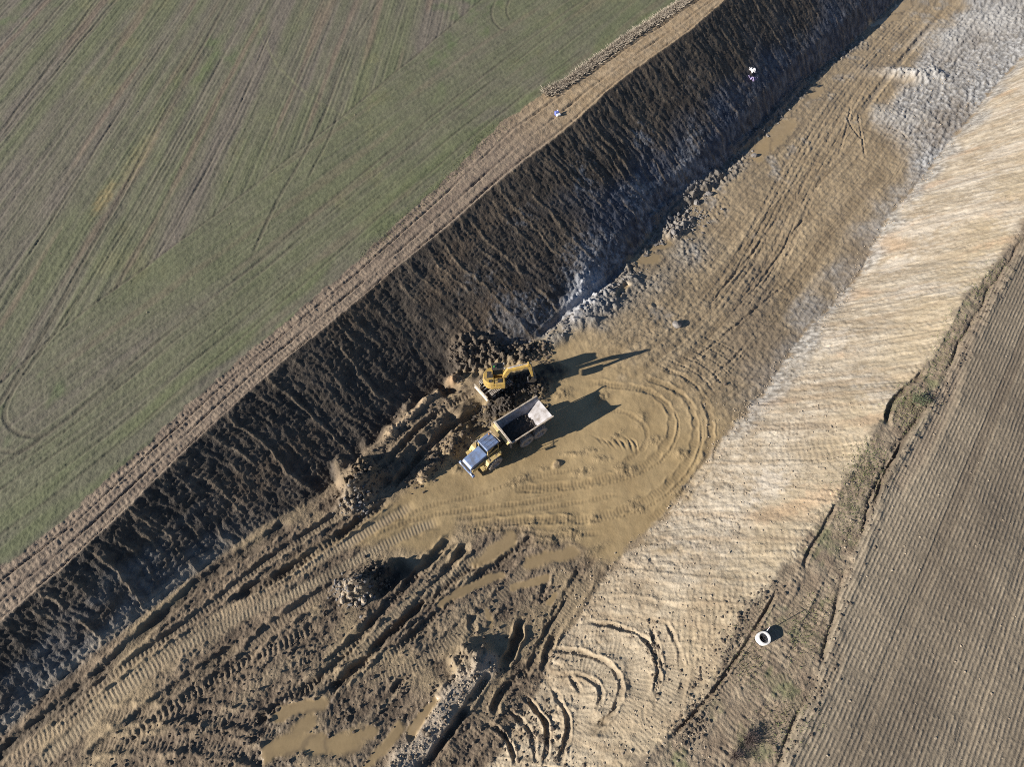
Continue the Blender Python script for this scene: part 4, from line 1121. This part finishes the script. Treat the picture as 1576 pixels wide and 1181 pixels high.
xp('bucket_tooth', 'steel', lambda bm: [add_box(bm, (.20, .07, .05), (sx_ - .44, -.42 + .15 * k, sz_ - .74), (0, .7, 0), (.5, .6)) for k in range(5)], 0, bk)

# ------------------------------------------------------------------ manhole ring and its stake
(rq,), rz_ = PW([(1173, 984)]); rp = Vector((rq[0], rq[1], 0)); gz = float(np.mean(ground_z([rq[0] + .8, rq[0] - .8, rq[0], rq[0]], [rq[1], rq[1], rq[1] + .8, rq[1] - .8])))
bm = bmesh.new()
add_lathe(bm, [(.375, -1.3), (.375, .60), (.39, .63), (.485, .63), (.51, .60), (.51, -1.3)], (0, 0, 0), 'Z', 48, True)
ring = obj('manhole_ring', bm, 'concrete', None, False)
ring.location = (rp.x, rp.y, gz); tag(ring, 'white concrete manhole ring standing alone on the verge', 'concrete ring')
sp = V2(1179, 974, 5.5); gz2 = float(ground_z([sp.x], [sp.y])[0])
stake = thing('marker_stake', 'thin white marker stake leaning beside the concrete ring', 'stake', (sp.x, sp.y, gz2))
part('pole', stake, 'sheet', lambda bm: add_tube(bm, (0, 0, -.1), (-.32, .12, 1.72), .026, 8))
part('red_band', stake, 'red', lambda bm: add_tube(bm, (-.252, .094, 1.34), (-.280, .104, 1.50), .029, 8))

# ------------------------------------------------------------------ small things on the far crest and slope
bp_ = V2(857, 173, Z_LEFT + .2); gz3 = float(ground_z([bp_.x], [bp_.y])[0])
can = thing('plastic_canister', 'small blue and white plastic canister standing on the dirt track', 'canister', (bp_.x, bp_.y, gz3), .4)
part('body', can, 'blue', lambda bm: add_box(bm, (.55, .45, .55), (0, 0, .27)), bevel=.08)
part('pale_side', can, 'sheet', lambda bm: add_box(bm, (.50, .30, .40), (.08, -.36, .20), (.5, 0, 0)), bevel=.04)
part('spout', can, 'sheet', lambda bm: add_tube(bm, (.15, .1, .53), (.15, .1, .66), .06, 10))
def crumple(bm, sx, sy, hgt, seed, n=14):
    heap_mesh(bm, sx, sy, lambda a, b_: hgt * (.5 + 1.2 * float(pn(np.array([a * 2.6]), np.array([b_ * 2.6]), seed)[0]) + .5 * float(pn(np.array([a * 6.]), np.array([b_ * 6.]), seed + 2)[0])) , n, n)
for (px, py, sx, sy, hg, mt, nm, lb, ct, rz) in [
    (1155, 110, .28, .85, .45, 'sheet', 'plastic_sheet', 'crumpled white plastic sheet strip lying on the dark slope', 'plastic sheet', .2),
    (1157, 123, .55, .55, .45, 'lilac', 'plastic_sheet', 'crumpled lilac plastic sheet lying below the white one on the dark slope', 'plastic sheet', .5)]:
    (w2,), zz = PW([(px, py)])
    bm = bmesh.new(); crumple(bm, sx, sy, hg, int(px) % 50)
    o = obj(nm, bm, mt, None, False); o.location = (w2[0], w2[1], float(ground_z([w2[0]], [w2[1]])[0]) + .08)
    o.rotation_euler = (-.2, .38, rz); o.modifiers.new('thick', 'SOLIDIFY').thickness = .012
    tag(o, lb, ct)

# ------------------------------------------------------------------ stones and clods
ico = bmesh.new(); bmesh.ops.create_icosphere(ico, subdivisions=1, radius=1.0)
IV = np.array([v.co[:] for v in ico.verts]); IF = np.array([[v.index for v in f.verts] for f in ico.faces]); ico.free()
def stones_mesh(name, pos, rad, material, flat=.7):
    n = len(pos)
    sc_ = rad[:, None, None] * (1 + .35 * (rng.random((n, len(IV), 1)) - .5) * 2) * np.stack([.75 + .5 * rng.random(n), .75 + .5 * rng.random(n), flat * (.7 + .5 * rng.random(n))], 1)[:, None, :]
    an = rng.random(n) * 6.283; ca_, sa_ = np.cos(an)[:, None], np.sin(an)[:, None]
    v = IV[None] * sc_
    v = np.stack([v[..., 0] * ca_ - v[..., 1] * sa_, v[..., 0] * sa_ + v[..., 1] * ca_, v[..., 2]], -1) + pos[:, None, :]
    f = IF[None] + (np.arange(n) * len(IV))[:, None, None]
    me = bpy.data.meshes.new(name)
    me.from_pydata(v.reshape(-1, 3).tolist(), [], f.reshape(-1, 3).tolist())
    me.materials.append(M[material])
    o = bpy.data.objects.new(name, me); C.objects.link(o)
    return o
def scatter_px(n, poly=None, box=None, gate=None):
    """random pixels -> ground points"""
    q = np.stack([rng.uniform(box[0], box[2], n), rng.uniform(box[1], box[3], n)], 1)
    if gate is not None: q = q[gate(q[:, 0], q[:, 1])]
    w_, z_ = PW([tuple(a) for a in q])
    return w_
def along_px(pts, n, spread):
    pth = smooth_path(PW(pts)[0], .3)
    k = rng.integers(0, len(pth), n)
    return pth[k] + rng.normal(0, spread, (n, 2))
def lay(w_, rmin, rmax, power=3.0, sink=.25):
    wet_ = WET.reshape(NR, NCC)[np.clip(np.searchsorted(V, w_[:, 1]), 0, NR - 1), np.clip(np.searchsorted(U, w_[:, 0] / np.interp(w_[:, 1], V, HW)), 0, NCC - 1)]
    w_ = w_[wet_ < .8]
    r_ = rmin + (rmax - rmin) * rng.random(len(w_)) ** power
    z_ = ground_z(w_[:, 0], w_[:, 1]) + r_ * (.5 - sink)
    return np.column_stack([w_, z_]), r_
def stuff(name, label, cat, w_, rmin, rmax, material, power=3.0):
    p_, r_ = lay(w_, rmin, rmax, power)
    tag(stones_mesh(name, p_, r_, material), label, cat, kind='stuff')
stuff('soil_clods', 'dark crumbled clods strewn around the digger and its bench', 'clods', np.vstack([
    scatter_px(1300, box=(690, 530, 850, 560)), along_px([(520,760),(580,715),(640,660),(700,610)], 350, 1.2), 
    along_px([(640,745),(680,705),(715,668)], 500, .7), along_px([(545,780),(565,745),(590,735)], 500, .8), along_px([(560,895),(585,885)], 350, .9)]), .03, .22, 'clod', 5)
stuff('spoil_clods', 'black wet clods on the spoil between the digger and the dump truck', 'clods', np.vstack([scatter_px(1100, box=(752, 585, 845, 640)), scatter_px(300, box=(725, 625, 780, 655))]), .03, .2, 'soil', 4)
stuff('clay_clods', 'grey broken clay lumps along the foot of the dark slope', 'clods', np.vstack([
    along_px([(830,530),(900,480),(960,430),(1010,370),(1060,310),(1110,265),(1180,190),(1250,115),(1310,70)], 1100, .7), along_px([(1010,360),(1060,340),(1080,320)], 400, 1.3),
    along_px([(540,785),(560,770)], 180, .6), along_px([(525,905),(560,915)], 150, .7)]), .04, .22, 'greyclod', 4)
stuff('slope_stones', 'pale stones scattered over the sandy slope and its foot', 'stones', np.vstack([
    along_px([(840,1050),(900,940),(1027,795),(1122,668),(1200,572),(1290,470),(1370,340),(1465,220)], 900, .6), scatter_px(900, box=(860, 860, 1100, 1180)),
    scatter_px(700, box=(1080, 620, 1330, 860)), along_px([(600,1195),(690,1085),(740,1025)], 700, .7), scatter_px(350, box=(1350, 80, 1560, 200))]), .025, .11, 'paleclod', 3)
stuff('rut_clods', 'brown clods thrown up along the wheel ruts in the foreground', 'clods', np.vstack([
    scatter_px(2300, box=(80, 880, 860, 1181), gate=lambda a, b_: b_ > 1175 - .62 * a + 60), along_px([(770,1080),(830,1130),(860,1180)], 300, 1.0), along_px([(1000,965),(1015,1040)], 120, .5)]), .03, .17, 'clod', 3)
stuff('field_stones', 'tiny pale stones dotted over the green and ploughed fields', 'stones', np.vstack([
    scatter_px(150, box=(0, 0, 700, 700), gate=lambda a, b_: b_ < 780 - a), scatter_px(260, box=(1250, 500, 1570, 1175), gate=lambda a, b_: a > 1340 - .45 * (b_ - 790))]), .025, .10, 'paleclod', 4)
stuff('verge_clods', 'earth crumbs along the verge scarps', 'clods', np.vstack([
    along_px([(1205,1165),(1262,1050),(1292,925),(1337,795),(1385,690),(1440,608),(1500,500),(1560,395)], 700, .5), along_px([(1040,1120),(1090,1060),(1130,970),(1190,900)], 350, .6), along_px([(1055,1140),(1080,1110)], 120, .4)]), .03, .16, 'clod', 3)

# boulders that stand out one by one
def boulder(px, py, r_, material, label, group=None, name='boulder'):
    (w_,), _ = PW([(px, py)])
    bm = bmesh.new(); bmesh.ops.create_icosphere(bm, subdivisions=2, radius=1.0)
    sd = int(px * 3 + py)
    for v in bm.verts:
        k = 1 + .30 * float(pn(np.array([v.co.x * 1.1 + v.co.z]), np.array([v.co.y * 1.1 - v.co.z]), sd % 97)[0])
        v.co = Vector((v.co.x * r_ * 1.15 * k, v.co.y * r_ * .85 * k, v.co.z * r_ * .75 * k))
    o = obj(name, bm, material, None, False)
    o.location = (w_[0], w_[1], float(ground_z([w_[0]], [w_[1]])[0]) + r_ * .32); o.rotation_euler = (0, 0, (sd % 60) / 10)
    return tag(o, label, 'rock' if name == 'boulder' else 'clod', group)
boulder(1041, 501, .55, 'greyclod', 'large grey boulder lying alone on the far mud floor')
boulder(1116, 592, .22, 'clod', 'small dark stone on the mud between the wheel rings and the sandy slope')
G1 = 'big clods on the dark spoil beside the excavator'
for q in [(697,578),(713,548),(745,537),(772,533),(801,551),(836,540),(758,548),(783,541),(728,560)]:
    boulder(q[0], q[1], random.uniform(.18, .30), 'clod', 'big brown earth clod among others on the spoil behind the excavator', G1, 'earth_clod')
G2 = 'big clods on the mound with a hollow'
for q in [(530,915),(541,921),(552,912),(560,925),(571,918),(537,903),(528,926),(548,930)]:
    boulder(q[0], q[1], random.uniform(.20, .36), 'paleclod', 'pale clod among others on the low mound beside its painted shadow', G2, 'earth_clod')
G3 = 'broken clay blocks at the foot of the dark slope'
for q in [(1008,352),(1026,341),(1043,333),(1058,326),(1071,313),(1035,362),(1090,300),(958,452),(946,430),(1142,228),(1160,240)]:
    boulder(q[0], q[1], random.uniform(.25, .5), 'greyclod', 'grey clay block among others at the foot of the dark slope', G3, 'clay_clod')

# ------------------------------------------------------------------ plants
def blades(name, pts, hmin, hmax, wid, lean, material, label, cat):
    n = len(pts); z0 = ground_z(pts[:, 0], pts[:, 1]) - .02
    a = rng.random(n) * 6.283; hh = hmin + (hmax - hmin) * rng.random(n)
    dx, dy = np.cos(a), np.sin(a); la = rng.random(n) * 6.283; ll = lean * hh * rng.random(n)
    b0 = np.column_stack([pts[:, 0] - dx * wid, pts[:, 1] - dy * wid, z0]); b1 = np.column_stack([pts[:, 0] + dx * wid, pts[:, 1] + dy * wid, z0])
    m0 = np.column_stack([pts[:, 0] + dx * wid * .8 + np.cos(la) * ll * .4, pts[:, 1] + dy * wid * .8 + np.sin(la) * ll * .4, z0 + hh * .6])
    t0_ = np.column_stack([pts[:, 0] + np.cos(la) * ll, pts[:, 1] + np.sin(la) * ll, z0 + hh])
    v = np.stack([b0, b1, m0, t0_], 1).reshape(-1, 3)
    k = (np.arange(n) * 4)[:, None]
    f = np.concatenate([k + [0, 1, 2], k + [0, 2, 3]], 0)
    me = bpy.data.meshes.new(name); me.from_pydata(v.tolist(), [], f.tolist()); me.materials.append(M[material])
    o = bpy.data.objects.new(name, me); C.objects.link(o)
    return tag(o, label, cat, kind='stuff')
strip = along_px([(842,144),(872,128),(905,103),(940,78),(976,53),(1015,27),(1054,2),(1090,-25)], 42000, .30)
s_, t_ = ST(strip[:, 0], strip[:, 1])
strip = strip[rng.random(len(strip)) < np.clip(.55 + 1.2 * ss(pn(s_ * .35, t_ * .2, 301), -.5, .3), 0, 1)]
blades('dry_grass_strip', strip, .12, .55, .008, 1.6, 'dry', 'tall pale dry grass strip standing between the green field and the dirt track', 'dry grass')
gp = np.vstack([along_px([(1345,690),(1335,715),(1310,755)], 1100, 1.0), along_px([(1412,600),(1400,625),(1390,650)], 750, .8), along_px([(1480,480),(1450,545),(1425,580)], 600, .7),
    along_px([(1235,1085),(1205,1120),(1180,1150)], 450, .9), along_px([(1262,930),(1240,965),(1230,1000)], 450, .8), along_px([(1150,1010),(1140,1035),(1165,960)], 450, .8), along_px([(1320,770),(1300,820)], 400, .8), along_px([(1540,400),(1500,460)], 400, .6)])
blades('verge_grass', gp, .06, .20, .03, .8, 'grass', 'short green grass tufts along the earth verge', 'grass')
gp = along_px([(773,190),(740,215),(700,262),(640,320),(560,395)], 1500, .7)
blades('track_edge_grass', gp, .05, .16, .03, .8, 'grass', 'short green grass along the field edge of the dirt track', 'grass')

def shrub(px, py, hgt, rad, label, leafy, seed, ntw=60, group=None):
    (w_,), _ = PW([(px, py)]); r_ = random.Random(seed)
    z_ = float(ground_z([w_[0]], [w_[1]])[0])
    root = thing('shrub', label, 'shrub', (w_[0], w_[1], z_), 0, group)
    tips = []
    def stems(bm):
        for k in range(ntw):
            a = r_.uniform(0, 6.283); ln = hgt * r_.uniform(.5, 1.0); sp_ = rad * r_.uniform(.2, 1.0)
            p0 = Vector((r_.uniform(-.1, .1), r_.uniform(-.1, .1), -.05)); p1 = Vector((math.cos(a) * sp_ * .5, math.sin(a) * sp_ * .5, ln * .6)); p2 = Vector((math.cos(a + .3) * sp_, math.sin(a + .3) * sp_, ln))
            add_tube(bm, p0, p1, .016, 4, .010); add_tube(bm, p1, p2, .010, 4, .004)
            for _ in range(3):
                q0 = p1.lerp(p2, r_.random()); q1 = q0 + Vector((r_.uniform(-.3, .3), r_.uniform(-.3, .3), r_.uniform(0, .3)))
                add_tube(bm, q0, q1, .006, 3, .003); tips.append(q1)
            tips.append(p2); tips.append(p1.lerp(p2, .5))
    part('stems', root, 'twig', stems)
    if leafy:
        def lv(bm):
            for p0 in tips:
                for _ in range(leafy):
                    c_ = p0 + Vector((r_.gauss(0, .12), r_.gauss(0, .12), r_.gauss(0, .10))); c_.z = max(c_.z, .03)
                    u_ = Vector((r_.uniform(-1, 1), r_.uniform(-1, 1), r_.uniform(-.5, .5))).normalized() * r_.uniform(.04, .08); w2 = u_.cross(Vector((r_.uniform(-1, 1), r_.uniform(-1, 1), 1))).normalized() * .03
                    bm.faces.new([bm.verts.new(c_ + d) for d in (-u_, w2, u_, -w2)])
        part('foliage', root, 'leaf', lv)
shrub(1411, 618, 1.0, .9, 'leafy green shrub growing on the verge beside the scarp bend', 4, 3, 40)
shrub(1152, 1140, .8, 1.0, 'bare purple-brown twiggy shrub on the verge, larger of two', 0, 5, 120)
shrub(1132, 1165, .6, .8, 'bare purple-brown twiggy shrub on the verge, smaller of two', 0, 6, 80)
